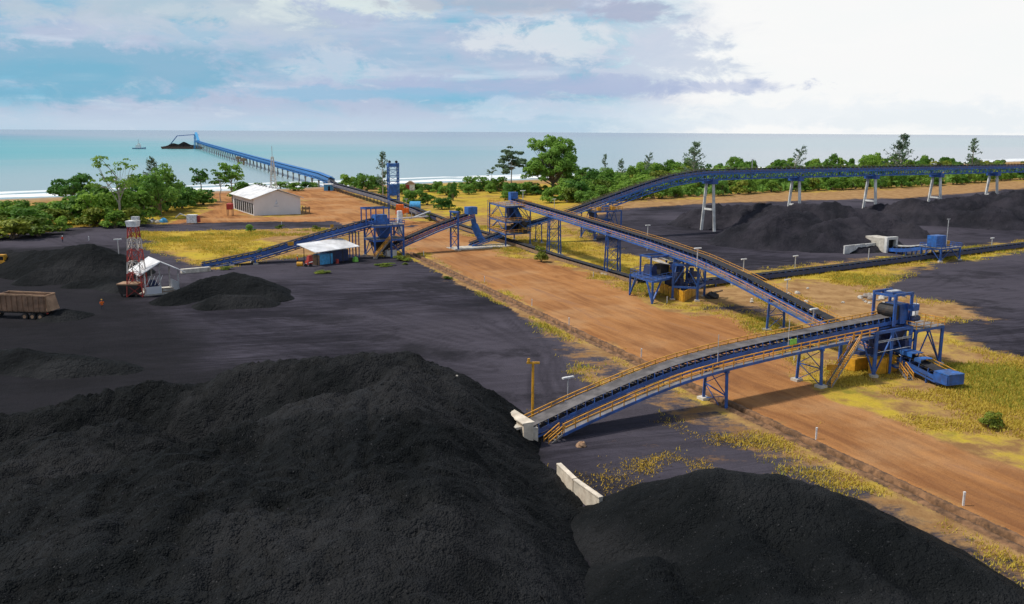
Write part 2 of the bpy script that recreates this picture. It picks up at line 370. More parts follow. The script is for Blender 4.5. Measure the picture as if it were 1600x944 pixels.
lawn_c = gp((835, 372), (905, 372), (960, 392), (1000, 405), (1005, 430), (950, 428), (860, 395))
lawn_d = gp((1240, 600), (1290, 588), (1340, 596), (1350, 625), (1300, 628))
lawn_e = gp((1160, 432), (1310, 416), (1450, 404), (1440, 422), (1380, 440), (1250, 445))
lawn_f = gp((1480, 395), (1640, 375), (1700, 370), (1640, 386), (1500, 404))
lawn_g = gp((0, 340), (320, 312), (340, 340), (180, 350), (0, 366))
bare_a = gp((1130, 455), (1290, 440), (1420, 452), (1440, 468), (1540, 500), (1480, 505), (1330, 495), (1200, 490))
bare_b = gp((400, 355), (620, 352), (640, 395), (560, 396), (480, 390), (430, 380))
bare_c = gp((925, 335), (960, 320), (1090, 313), (1300, 303), (1640, 284), (2200, 262), (2200, 280), (1640, 296), (1300, 314), (1090, 320), (960, 332))
wrp = np.clip(YY / 110, .6, 2.6)
WX = XX + wrp * (5.5 * fbm(XX / 11, YY / 11, 81) + 2.2 * fbm(XX / 2.6, YY / 2.6, 82)); WY = YY + wrp * (5.5 * fbm(XX / 11, YY / 11, 83) + 2.2 * fbm(XX / 2.6, YY / 2.6, 84))
def msk(poly, soft): return 1 / (1 + np.exp(-sdpoly(WX, WY, poly) / soft))
soft = 1.0 + YY / 400
m_coal = np.maximum.reduce([msk(near_yard, soft), msk(dark_road, soft * .8), msk(far_yard, soft * 1.6), msk(side_yard, soft * 1.4), msk(dark_streak, soft * 2) * .75])
m_road = msk(road, soft * .9)
ddit = (XX - DI0.x) * DIN.x + (YY - DI0.y) * DIN.y          # positive = road side or yard side
tdit = (XX - DI0.x) * DID.x + (YY - DI0.y) * DID.y
g_ = .50 + .0 * XX
for p, a, s in ((lawn_a, .42, 3), (lawn_b, .30, 5), (lawn_c, .35, 2.5), (lawn_d, .30, 2), (lawn_e, .28, 4), (lawn_f, .35, 4), (lawn_g, .25, 6)): g_ = g_ + a * msk(p, s)
for p, a, s in ((bare_a, .30, 3), (bare_b, .22, 4), (bare_c, .5, 5)): g_ = g_ - a * msk(p, s)
under = np.exp(-(((XX - 17) / 12) ** 2 + ((YY - 92) / 9) ** 2))       # weedy patch beside the first conveyor
m_coal = m_coal * (1 - .25 * under)
ind0 = (tdit > 20) & (tdit < 260); vb = np.exp(-((ddit - 6.5) / 6.0) ** 2) * ind0; m_coal = np.maximum(m_coal, .56 * vb); g_ = g_ - .28 * vb + .16 * np.exp(-((ddit - 3.2) / 1.8) ** 2) ; m_coal = m_coal * np.where(np.abs(ddit) < 3, .3, 1)
fresh_p = gp((-500, 395), (60, 385), (190, 378), (235, 420), (250, 470), (300, 510), (330, 560), (330, 575), (450, 560), (640, 540), (720, 600), (830, 690), (900, 760), (960, 800), (1300, 760), (1700, 1000), (1900, 1300), (-700, 1300))
m_fresh = msk(fresh_p, 4.0 + YY / 40)
ZZ = .22 * fbm(XX / 9, YY / 9, 21) + .5 * fbm(XX / 40, YY / 40, 22) * np.clip(1 - m_road, 0, 1)
ZZ = ZZ * np.clip((YY - 20) / 40, .3, 1)
ZZ = ZZ + (1 - m_road) * (1 - m_coal) * .25 * fbm(XX / 2.5, YY / 2.5, 25)
ind = (tdit > -1) & (tdit < (DI1 - DI0).length)
dip = np.exp(-(ddit / 1.0) ** 4) * ind
ZZ = ZZ * (1 - np.exp(-(ddit / 4.0) ** 2)) - 1.7 * dip
t_ = np.clip((sd_sh + 45) / 75, 0, 1); t_ = t_ * t_ * (3 - 2 * t_); ZZ = ZZ * (1 - t_) - 5.5 * t_
m_sand = np.clip((sd_sh + 62) / 30, 0, 1)
def track(pts, wob, seed):
    rs = np.random.RandomState(seed); P = []; pts = [np.array((a.x, a.y)) for a in pts]
    for a, b_ in zip(pts, pts[1:]):
        for k in range(8): P.append(a + (b_ - a) * k / 8)
    P.append(pts[-1]); P = np.array(P); n = len(P); ph = rs.uniform(0, 6.28, 3); t = np.linspace(0, 1, n)
    nrm = np.gradient(P, axis=0); nrm = np.stack([-nrm[:, 1], nrm[:, 0]], 1); nrm /= np.linalg.norm(nrm, axis=1, keepdims=True)
    P = P + nrm * (wob * (np.sin(t * 5 + ph[0]) + .5 * np.sin(t * 11 + ph[1])))[:, None]
    d = np.full(XX.shape, 1e9)
    for a, b_ in zip(P, P[1:]):
        e = b_ - a; wx = XX - a[0]; wy = YY - a[1]; u = np.clip((wx * e[0] + wy * e[1]) / (e @ e), 0, 1); d = np.minimum(d, (wx - e[0] * u) ** 2 + (wy - e[1] * u) ** 2)
    return np.exp(-((np.sqrt(d) - 1.15) / (.28 + YY / 900)) ** 2)
m_track = np.zeros_like(XX); rsT = np.random.RandomState(4)
def jit(px, py, k=1.0): return G(px + rsT.normal() * 26 * k, py + rsT.normal() * 8 * k)
for k in range(13): m_track = np.maximum(m_track, rsT.uniform(.5, 1) * track([jit(60, 470 + k * 7), jit(330, 478 + k * 6), jit(560, 460 + k * 8), jit(760, 505 + k * 7)], 1.6, 500 + k))
for k in range(6): m_track = np.maximum(m_track, rsT.uniform(.5, 1) * track([jit(120, 372), jit(200, 400), jit(300 + k * 12, 490), jit(480 + k * 30, 560)], 1.5, 530 + k))
for k in range(5): m_track = np.maximum(m_track, rsT.uniform(.5, 1) * track([jit(690, 445), jit(760, 500), jit(840, 560), jit(900, 640)], 1.2, 550 + k))
for k in range(8):
    o_ = -3.5 - k * 1.9 - rsT.uniform(0, 1); m_track = np.maximum(m_track, rsT.uniform(.3, .8) * track([DI0 + DIN * o_ + DID * a for a in (-90, -20, 60, 130, 200)], .9, 560 + k))
for k in range(9): m_track = np.maximum(m_track, rsT.uniform(.5, 1) * track([jit(1395, 450 + k * 6), jit(1480, 440 + k * 8), jit(1600, 430 + k * 13)], 1.6, 580 + k))
for k in range(9): m_track = np.maximum(m_track, rsT.uniform(.5, 1) * track([jit(960, 345 + k * 6, .5), jit(1120, 372 + k * 4, .5), jit(1300, 396 + k * 2, .5)], 1.6, 600 + k))
m_track = m_track * (.55 + .9 * fbm(XX / 13, YY / 13, 88))
R_, K_ = XX.shape
idx = np.arange(R_ * K_).reshape(R_, K_)
quads = np.stack([idx[:-1, :-1], idx[:-1, 1:], idx[1:, 1:], idx[1:, :-1]], -1).reshape(-1, 4)
VV = np.stack([XX, YY, ZZ], -1).reshape(-1, 3)
attrs = dict(coal=m_coal.ravel(), road=m_road.ravel(), grass=g_.ravel(), sand=m_sand.ravel(), fresh=m_fresh.ravel(), track=np.clip(m_track, 0, 1).ravel(), ditch=(np.where(ind, ddit, 50)).ravel())

gm = bpy.data.materials.new('site_ground'); gm.use_nodes = True; t = gm.node_tree; b = t.nodes['Principled BSDF']
pos = nd(t, 'ShaderNodeNewGeometry').outputs['Position']
def at(n): 
    a = nd(t, 'ShaderNodeAttribute'); a.attribute_name = n; return a.outputs['Fac']
nA = noise(t, pos, .05, 6, .6); nB = noise(t, pos, .25, 7, .65); nC = noise(t, pos, 1.6, 8, .7); nD = noise(t, pos, .012, 4, .5)
# ruts: noise stretched along the haul directions
nRut = noise(t, rotscale(t, pos, math.radians(-112.6), (.035, .24, .3)), 1.0, 8, .66, 1.1)
nRutY = noise(t, rotscale(t, pos, math.radians(-14), (.05, .30, .3)), 1.0, 9, .7, 1.2)
nRutZ = noise(t, rotscale(t, pos, math.radians(-150), (.03, .5, .3)), 1.0, 7, .66, .8)
gfac = math_n(t, 'ADD', at('grass'), math_n(t, 'ADD', math_n(t, 'MULTIPLY', math_n(t, 'SUBTRACT', nA, .5), 1.1), math_n(t, 'MULTIPLY', math_n(t, 'SUBTRACT', nB, .5), 1.3)))
earth = mixc(t, smooth(t, nB, .3, .7), (.25, .135, .055), (.44, .27, .12))
grass = mixc(t, smooth(t, math_n(t, 'ADD', nA, math_n(t, 'MULTIPLY', nC, .4)), .55, .95), (.46, .295, .05), (.52, .40, .04))
grass = mixc(t, math_n(t, 'MULTIPLY', smooth(t, nC, .48, .68), .55), grass, (.30, .22, .03))
grass = mixc(t, smooth(t, noise(t, pos, .11, 6, .65), .52, .68), grass, mixc(t, nC, (.17, .16, .025), (.30, .25, .04)))
grass = mixc(t, math_n(t, 'MULTIPLY', smooth(t, noise(t, pos, .32, 7, .7), .50, .66), .6), grass, (.33, .20, .055))
c = mixc(t, smooth(t, gfac, .40, .78), earth, grass)
c = mixc(t, math_n(t, 'MULTIPLY', smooth(t, noise(t, pos, .09, 7, .7), .58, .72), .6), c, (.15, .085, .045))
c = mixc(t, math_n(t, 'MULTIPLY', smooth(t, noise(t, pos, .5, 7, .75), .60, .70), .5), c, (.10, .085, .03))
rd = mixc(t, smooth(t, math_n(t, 'ADD', math_n(t, 'MULTIPLY', nRut, .6), math_n(t, 'MULTIPLY', nA, .4)), .36, .62), (.25, .108, .042), (.48, .225, .080))
rd = mixc(t, math_n(t, 'MULTIPLY', smooth(t, nA, .46, .66), .5), rd, (.44, .27, .14))
rd = mixc(t, math_n(t, 'MULTIPLY', smooth(t, nRut, .56, .68), .45), rd, (.17, .105, .085))
edge = math_n(t, 'SUBTRACT', 1.0, smooth(t, math_n(t, 'ABSOLUTE', math_n(t, 'SUBTRACT', at('ditch'), 4.6)), .8, 3.2))
rd = mixc(t, math_n(t, 'MULTIPLY', edge, .45), rd, (.17, .11, .095))
rd = mixc(t, math_n(t, 'MULTIPLY', at('track'), .55), rd, (.15, .085, .06))
rfac = smooth(t, math_n(t, 'ADD', at('road'), math_n(t, 'ADD', math_n(t, 'MULTIPLY', math_n(t, 'SUBTRACT', nB, .5), .9), math_n(t, 'MULTIPLY', math_n(t, 'SUBTRACT', nC, .5), .5))), .34, .66)
c = mixc(t, rfac, c, rd)
cyf = math_n(t, 'ADD', math_n(t, 'MULTIPLY', nRutY, .45), math_n(t, 'ADD', math_n(t, 'MULTIPLY', nRutZ, .2), math_n(t, 'MULTIPLY', nA, .35)))
cy = mixc(t, smooth(t, cyf, .40, .60), (.020, .0185, .025), (.066, .060, .079))
cy = mixc(t, math_n(t, 'MULTIPLY', smooth(t, nRutZ, .56, .66), .5), cy, (.024, .022, .026))
cy = mixc(t, math_n(t, 'MULTIPLY', smooth(t, nB, .52, .70), .35), cy, (.030, .027, .030))
fine = noise(t, rotscale(t, pos, math.radians(-20), (.07, 1.5, .3)), 1.0, 6, .65, 1.2)
cy = mixc(t, math_n(t, 'MULTIPLY', smooth(t, fine, .53, .60), .7), cy, (.016, .015, .019))
cy = mixc(t, math_n(t, 'MULTIPLY', smooth(t, nD, .44, .58), .6), cy, (.086, .077, .095))
cy = mixc(t, math_n(t, 'MULTIPLY', smooth(t, noise(t, pos, .035, 8, .72), .52, .60), .65), cy, (.018, .017, .021))
cy = mixc(t, math_n(t, 'MULTIPLY', smooth(t, math_n(t, 'ADD', at('fresh'), math_n(t, 'MULTIPLY', math_n(t, 'SUBTRACT', nA, .5), 1.2)), .35, .8), .85), cy, mixc(t, nB, (.006, .007, .008), (.018, .017, .019)))
cy = mixc(t, math_n(t, 'MULTIPLY', at('track'), .75), cy, (.014, .013, .017))
cfac = smooth(t, math_n(t, 'ADD', at('coal'), math_n(t, 'ADD', math_n(t, 'MULTIPLY', math_n(t, 'SUBTRACT', nB, .5), 1.3), math_n(t, 'ADD', math_n(t, 'MULTIPLY', math_n(t, 'SUBTRACT', nRutY, .5), .8), math_n(t, 'MULTIPLY', math_n(t, 'SUBTRACT', nC, .5), .5)))), .32, .68)
c = mixc(t, cfac, c, cy)
c = mixc(t, math_n(t, 'MULTIPLY', at('sand'), .85), c, mixc(t, nB, (.30, .24, .18), (.42, .35, .27)))
t.links.new(c, b.inputs['Base Color']); b.inputs['Roughness'].default_value = .95; b.inputs['Specular IOR Level'].default_value = .06
hh = math_n(t, 'ADD', math_n(t, 'MULTIPLY', nC, .6), math_n(t, 'ADD', math_n(t, 'MULTIPLY', nRut, .5), math_n(t, 'MULTIPLY', nRutY, .5)))
bp = nd(t, 'ShaderNodeBump'); bp.inputs['Strength'].default_value = .7; bp.inputs['Distance'].default_value = .45
t.links.new(hh, bp.inputs['Height']); t.links.new(bp.outputs[0], b.inputs['Normal'])
fc = lambda a: a.ravel()[quads].mean(1)
coal_f = fc(m_coal) > .5; road_f = (fc(m_road) > .5) & ~coal_f; rest = ~coal_f & ~road_f
for nm, sel in (('ground', rest), ('coal_yard', coal_f), ('dirt_road', road_f)):
    q = quads[sel]; used, inv = np.unique(q, return_inverse=True)
    o = np_mesh(nm, VV[used], inv.reshape(-1, 4), gm); tag(o, kind='structure')
    for k, a in attrs.items():
        at_ = o.data.attributes.new(k, 'FLOAT', 'POINT'); at_.data.foreach_set('value', a[used].astype(np.float32))
def ground_z(x, y):
    i = min(max(int(np.searchsorted(rows, y)), 0), R_ - 1); j = min(max(int(np.searchsorted(us, x / (y + 6))), 0), K_ - 1)
    return float(ZZ[i, j])

# drainage ditch: earth banks with a dark wet bed
ditch_m = mat('dark_ditch_earth', (.20, .105, .05), .95, var=.5, vscale=.9, dirt=(.035, .025, .018), dirt_amt=.85, bump=.8, bscale=3)
md = MB(); npt = 240; L_ = (DI1 - DI0).length; V_ = []; prof = [(-1.7, -.14), (-1.0, .03), (-.62, .08), (-.45, -.5), (-.3, -.85), (.3, -.85), (.45, -.5), (.62, .10), (1.0, .05), (1.7, -.14)]
for i in range(npt + 1):
    p = DI0 + DID * (L_ * i / npt)
    for u, v in prof:
        k = rnd.uniform(-.09, .09); V_.append((p.x + DIN.x * (u + k), p.y + DIN.y * (u + k), v + rnd.uniform(-.07, .07)))
n = len(prof); md.add(V_, [(i * n + j, i * n + j + 1, (i + 1) * n + j + 1, (i + 1) * n + j) for i in range(npt) for j in range(n - 1)])
tag(md.build('drainage_ditch', ditch_m, smooth_=True), kind='structure')

# ------------------------------------------------------------------ sea
sm = bpy.data.materials.new('sea_water'); sm.use_nodes = True; t = sm.node_tree; b = t.nodes['Principled BSDF']
pos = nd(t, 'ShaderNodeNewGeometry').outputs['Position']; spx = nd(t, 'ShaderNodeSeparateXYZ'); t.links.new(pos, spx.inputs[0])
dsh = math_n(t, 'ADD', math_n(t, 'MULTIPLY', math_n(t, 'SUBTRACT', spx.outputs[0], SH0.x), SHN.x), math_n(t, 'MULTIPLY', math_n(t, 'SUBTRACT', spx.outputs[1], SH0.y), SHN.y))
wv = rotscale(t, pos, -math.atan2(SHD.y, SHD.x), (.25, 1, 1))
big = noise(t, wv, .0035, 5, .6)
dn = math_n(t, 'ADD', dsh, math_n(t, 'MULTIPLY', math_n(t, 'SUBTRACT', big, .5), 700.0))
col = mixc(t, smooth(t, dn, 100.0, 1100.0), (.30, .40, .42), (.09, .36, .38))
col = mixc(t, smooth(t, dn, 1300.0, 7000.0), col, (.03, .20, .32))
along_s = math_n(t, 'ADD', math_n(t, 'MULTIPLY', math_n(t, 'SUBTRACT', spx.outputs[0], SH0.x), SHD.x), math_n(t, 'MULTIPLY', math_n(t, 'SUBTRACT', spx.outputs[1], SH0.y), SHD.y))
col = mixc(t, math_n(t, 'MULTIPLY', smooth(t, math_n(t, 'ADD', along_s, math_n(t, 'MULTIPLY', math_n(t, 'SUBTRACT', big, .5), 900.0)), 150.0, 1500.0), .7), col, (.40, .42, .47))  # pale sky reflection painted into the water colour, greyer along the shore
fo = noise(t, wv, .05, 7, .65, .5)
def band(c0, wd):
    d = math_n(t, 'ABSOLUTE', math_n(t, 'SUBTRACT', math_n(t, 'ADD', dsh, math_n(t, 'MULTIPLY', math_n(t, 'SUBTRACT', noise(t, wv, .012, 3, .5), .5), 40.0)), c0))
    return math_n(t, 'SUBTRACT', 1.0, smooth(t, math_n(t, 'ADD', d, math_n(t, 'MULTIPLY', math_n(t, 'SUBTRACT', fo, .5), wd * 5.5)), wd * .4, wd))
foam = math_n(t, 'MAXIMUM', band(-8.0, 30.0), math_n(t, 'MAXIMUM', band(46.0, 17.0), math_n(t, 'MULTIPLY', band(84.0, 9.0), .8)))
col = mixc(t, foam, col, (.9, .92, .92))
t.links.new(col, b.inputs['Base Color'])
t.links.new(math_n(t, 'ADD', .26, math_n(t, 'MULTIPLY', foam, .7)), b.inputs['Roughness']); b.inputs['IOR'].default_value = 1.33; b.inputs['Specular IOR Level'].default_value = .3
bp = nd(t, 'ShaderNodeBump'); bp.inputs['Strength'].default_value = .7; bp.inputs['Distance'].default_value = .9
t.links.new(math_n(t, 'ADD', noise(t, wv, .12, 6, .6), math_n(t, 'MULTIPLY', noise(t, wv, .6, 5, .6), .4)), bp.inputs['Height']); t.links.new(bp.outputs[0], b.inputs['Normal'])
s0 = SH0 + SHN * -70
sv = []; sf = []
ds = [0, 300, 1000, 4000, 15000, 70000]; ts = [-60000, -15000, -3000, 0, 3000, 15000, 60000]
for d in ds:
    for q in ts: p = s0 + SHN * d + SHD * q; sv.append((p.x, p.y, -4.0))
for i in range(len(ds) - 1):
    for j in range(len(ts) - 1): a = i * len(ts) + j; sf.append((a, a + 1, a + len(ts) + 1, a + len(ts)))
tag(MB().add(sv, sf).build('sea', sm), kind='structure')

# ------------------------------------------------------------------ coal piles
def pile(name, label, ridge, slope, seed, m, res=.8, bump=1.0, group=None, gully=1.0, clampz=None, flats=None):
    """ridge: list of polylines of (x, y, h); heaped coal falling away from the ridge at the given slope"""
    smp = []
    for ri, pl in enumerate(ridge):
        fl_ = flats[ri] if flats else 0
        for a, b_ in zip(pl, pl[1:] + pl[-1:]):
            for k in range(7): smp.append(np.append(np.array(a) + (np.array(b_) - np.array(a)) * k / 7, fl_))
    smp = np.array(smp); hm = smp[:, 2] / slope + 4
    x0, x1 = (smp[:, 0] - hm).min(), (smp[:, 0] + hm).max(); y0, y1 = (smp[:, 1] - hm).min(), (smp[:, 1] + hm).max()
    gx, gy = np.meshgrid(np.arange(x0, x1, res), np.arange(y0, y1, res))
    wx = gx + 1.8 * bump * fbm(gx / 8, gy / 8, seed + 5); wy = gy + 1.8 * bump * fbm(gx / 8, gy / 8, seed + 9)
    acc = np.zeros_like(gx); Z = np.full_like(gx, -50.); A = np.zeros_like(gx)
    for s in smp:
        d = np.hypot(wx - s[0], wy - s[1]); d = np.maximum(0, d - 6.0 * s[3]); z = s[2] + .5 - slope * np.sqrt(d * d + 1.5)
        up = z > Z; A = np.where(up, np.arctan2(gy - s[1], gx - s[0]), A); Z = np.maximum(Z, z)
    fl = np.clip(Z / 3, 0, 1)
    Z = Z + fl * bump * (1.5 * fbm(gx / 6, gy / 6, seed) + .5 * fbm(gx / 1.8, gy / 1.8, seed + 3)) + .25 * bump * fbm(gx / .9, gy / .9, seed + 31)
    rg = np.abs(fbm(A * 9 + gx * .03, gx * .06 + gy * .06, seed + 40, 3)); Z = Z + fl * gully * (.5 - rg * 3.0) * .45
    if clampz: Z = clampz(gx, gy, Z)
    keep = Z > -.6; R, K = gx.shape; ii = np.arange(R * K).reshape(R, K)
    kq = keep[:-1, :-1] & keep[:-1, 1:] & keep[1:, 1:] & keep[1:, :-1]
    q = np.stack([ii[:-1, :-1], ii[:-1, 1:], ii[1:, 1:], ii[1:, :-1]], -1)[kq]
    used, inv = np.unique(q, return_inverse=True); V = np.stack([gx, gy, Z], -1).reshape(-1, 3)[used]
    c0 = np.array([smp[:, 0].mean(), smp[:, 1].mean(), 0]); o = np_mesh(name, V - c0, inv.reshape(-1, 4), m); o.location = c0
    return tag(o, label, 'coal pile', group), (gx, gy, Z)
def r3(px, py, z): p = G(px, py, z); return (p.x, p.y, z)
WALLN = Vector((-.95, -.32, 0)); WALL0 = G(875, 716, 2.4); 
def wall_clamp(gx, gy, Z):      # the heap leans on the retaining wall and stays on its own side of it
    s = (gx - WALL0.x) * .947 + (gy - WALL0.y) * .322
    return np.where(s > .1, np.minimum(Z, -1.0 + 0 * Z), np.where(s > -3, np.minimum(Z, 1.0 + .35 * fbm(gx / 3, gy / 3, 77) - s * .55), Z))
near_pile, _ = pile('coal_pile', 'huge black coal heap filling the lower left foreground', [
    [r3(640, 546, 9.8), r3(590, 550, 9.8), r3(520, 558, 9.4), r3(395, 574, 8.0), r3(300, 592, 6.6), r3(200, 606, 5.6), r3(60, 640, 4.6), r3(-140, 660, 4)],
    [r3(640, 546, 9.8), r3(612, 620, 8.6), r3(585, 700, 8.2), r3(590, 790, 8.4), r3(615, 900, 8.4), r3(640, 1050, 8)],
    [r3(838, 722, 1.7), r3(872, 762, 1.3), r3(902, 792, .8)],
    [r3(700, 770, 5.6), r3(760, 840, 4.6), r3(800, 920, 4.6), r3(860, 1050, 4.5)],
    [r3(560, 640, 8.4), r3(540, 760, 8.5), r3(480, 900, 8.5), r3(450, 1050, 9)],
    [r3(420, 690, 7.6), r3(380, 780, 8.0), r3(320, 920, 8.6), r3(300, 1050, 9)],
    [r3(260, 740, 5.6), r3(200, 810, 6.2), r3(150, 930, 8.4), r3(100, 1050, 9)],
    [r3(90, 780, 5.2), r3(30, 850, 5.6), r3(-60, 950, 6.4)], [r3(160, 690, 4.8), r3(40, 720, 4.6), r3(-120, 760, 5)]], .68, 3, COALN, .45, 1.7, gully=1.6, flats=(0, 0, 0, 0, 1, 1, 1, 1, .8))
pile('coal_pile', 'black coal heap at lower right between pale wall and ditch', [
    [r3(1010, 800, 2.5), r3(1060, 760, 4.5), r3(1130, 733, 6.3), r3(1220, 738, 6.6), r3(1300, 768, 6.0), r3(1390, 815, 5.2), r3(1480, 868, 4.2), r3(1580, 930, 3.2)],
    [r3(1130, 780, 4.5), r3(1180, 860, 4.5), r3(1250, 950, 4.5), r3(1350, 1050, 4)],
    [r3(1010, 880, 3.0), r3(1050, 960, 4.0), r3(1100, 1100, 4)], [r3(1300, 850, 4.5), r3(1420, 960, 3.5)]], .55, 13, COALN, .5, .8)
pile('coal_pile', 'steep dark coal heap at far left behind tipper truck', [
    [r3(-60, 398, 4), r3(20, 392, 4.5), r3(80, 388, 6.0), r3(145, 380, 7.5), r3(165, 392, 5.5)], [r3(60, 420, 3.0), r3(120, 415, 3.2), r3(170, 420, 2.5)]], .6, 23, COALN, .9)
pile('coal_pile', 'low lumpy coal heap in front of open sided hut', [
    [r3(270, 458, 1.8), r3(320, 436, 3.0), r3(365, 425, 4.0), r3(395, 432, 3.5), r3(430, 455, 1.6)], [r3(340, 460, 2.2), r3(400, 462, 1.8)]], .5, 33, COALN, .6, .9)
pile('coal_pile', 'low black coal ridge on the dark yard below the tipper truck', [[r3(-60, 545, 1.2), r3(30, 548, 2.0), r3(110, 556, 1.8), r3(190, 570, .9)]], .40, 71, COALN, .6, 1.2)
pile('coal_pile', 'small black heap between the dark feeder and steep far left heap', [[r3(120, 440, 1.0), r3(165, 432, 1.8), r3(190, 445, 1.2)]], .45, 73, COALN, .6, .9)
pile('coal_pile', 'spilled coal tongue beside the tipper truck tailgate', [[r3(95, 484, 1.6), r3(120, 486, 1.0)]], .45, 37, COALN, .5, .5)
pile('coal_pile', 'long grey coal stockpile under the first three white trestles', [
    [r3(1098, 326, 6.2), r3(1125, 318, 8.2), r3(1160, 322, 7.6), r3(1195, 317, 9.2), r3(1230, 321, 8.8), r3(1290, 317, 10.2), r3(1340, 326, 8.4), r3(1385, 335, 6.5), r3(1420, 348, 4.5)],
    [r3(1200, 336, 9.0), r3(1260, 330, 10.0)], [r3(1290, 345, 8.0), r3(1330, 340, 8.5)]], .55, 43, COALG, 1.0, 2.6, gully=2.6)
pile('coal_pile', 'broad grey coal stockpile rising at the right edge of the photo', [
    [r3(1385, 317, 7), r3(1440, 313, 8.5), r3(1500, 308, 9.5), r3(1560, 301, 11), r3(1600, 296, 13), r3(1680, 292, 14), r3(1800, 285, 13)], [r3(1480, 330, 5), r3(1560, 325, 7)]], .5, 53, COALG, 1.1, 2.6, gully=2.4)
pile('coal_pile', 'small black coal mound by the white tunnel wing wall', [[r3(1328, 385, 1.6), r3(1352, 381, 2.0), r3(1370, 385, 1.2)]], .5, 63, COALN, .6, .5)
#@@PART2
# ------------------------------------------------------------------ conveyors
def resample(pts, step=1.0, smooth_n=2):
    pts = [Vector(p) for p in pts]; out = []
    for a, b_ in zip(pts, pts[1:]):
        n = max(1, int((b_ - a).length / step))
        for k in range(n): out.append(a.lerp(b_, k / n))
    out.append(pts[-1])
    for _ in range(smooth_n):
        o2 = [out[0]] + [(out[i - 1] + out[i] * 2 + out[i + 1]) / 4 for i in range(1, len(out) - 1)] + [out[-1]]; out = o2
    return out
def lat_of(d):
    n = Vector((d[1], -d[0], 0)).normalized()
    return n if n.y < 0 else -n
class Path:
    def __init__(s, pts, step=1.0, sm=3):
        s.p = resample(pts, step, sm); s.n = []
        for i in range(len(s.p)):
            d = s.p[min(i + 1, len(s.p) - 1)] - s.p[max(i - 1, 0)]; s.n.append(lat_of(d))
        s.l = [0]
        for a, b_ in zip(s.p, s.p[1:]): s.l.append(s.l[-1] + (b_ - a).length)
        s.L = s.l[-1]
    def at(s, d):
        i = 0
        while i < len(s.l) - 2 and s.l[i + 1] < d: i += 1
        k = (d - s.l[i]) / max(1e-6, s.l[i + 1] - s.l[i]); return s.p[i].lerp(s.p[i + 1], k), s.n[i], (s.p[i + 1] - s.p[i]).normalized()
    def off(s, d, u, v):
        p, n, _ = s.at(d); return Vector((p.x + n.x * u, p.y + n.y * u, p.z + v))
    def near(s, x, y):
        return min(range(len(s.p)), key=lambda i: (s.p[i].x - x) ** 2 + (s.p[i].y - y) ** 2)
    def cut(s, a, b_):
        ii = [i for i in range(len(s.p)) if a <= s.l[i] <= b_]; return [s.p[i] for i in ii], [s.n[i] for i in ii]
def rect(u0, u1, v0, v1): return [(u0, v0), (u1, v0), (u1, v1), (u0, v1)]
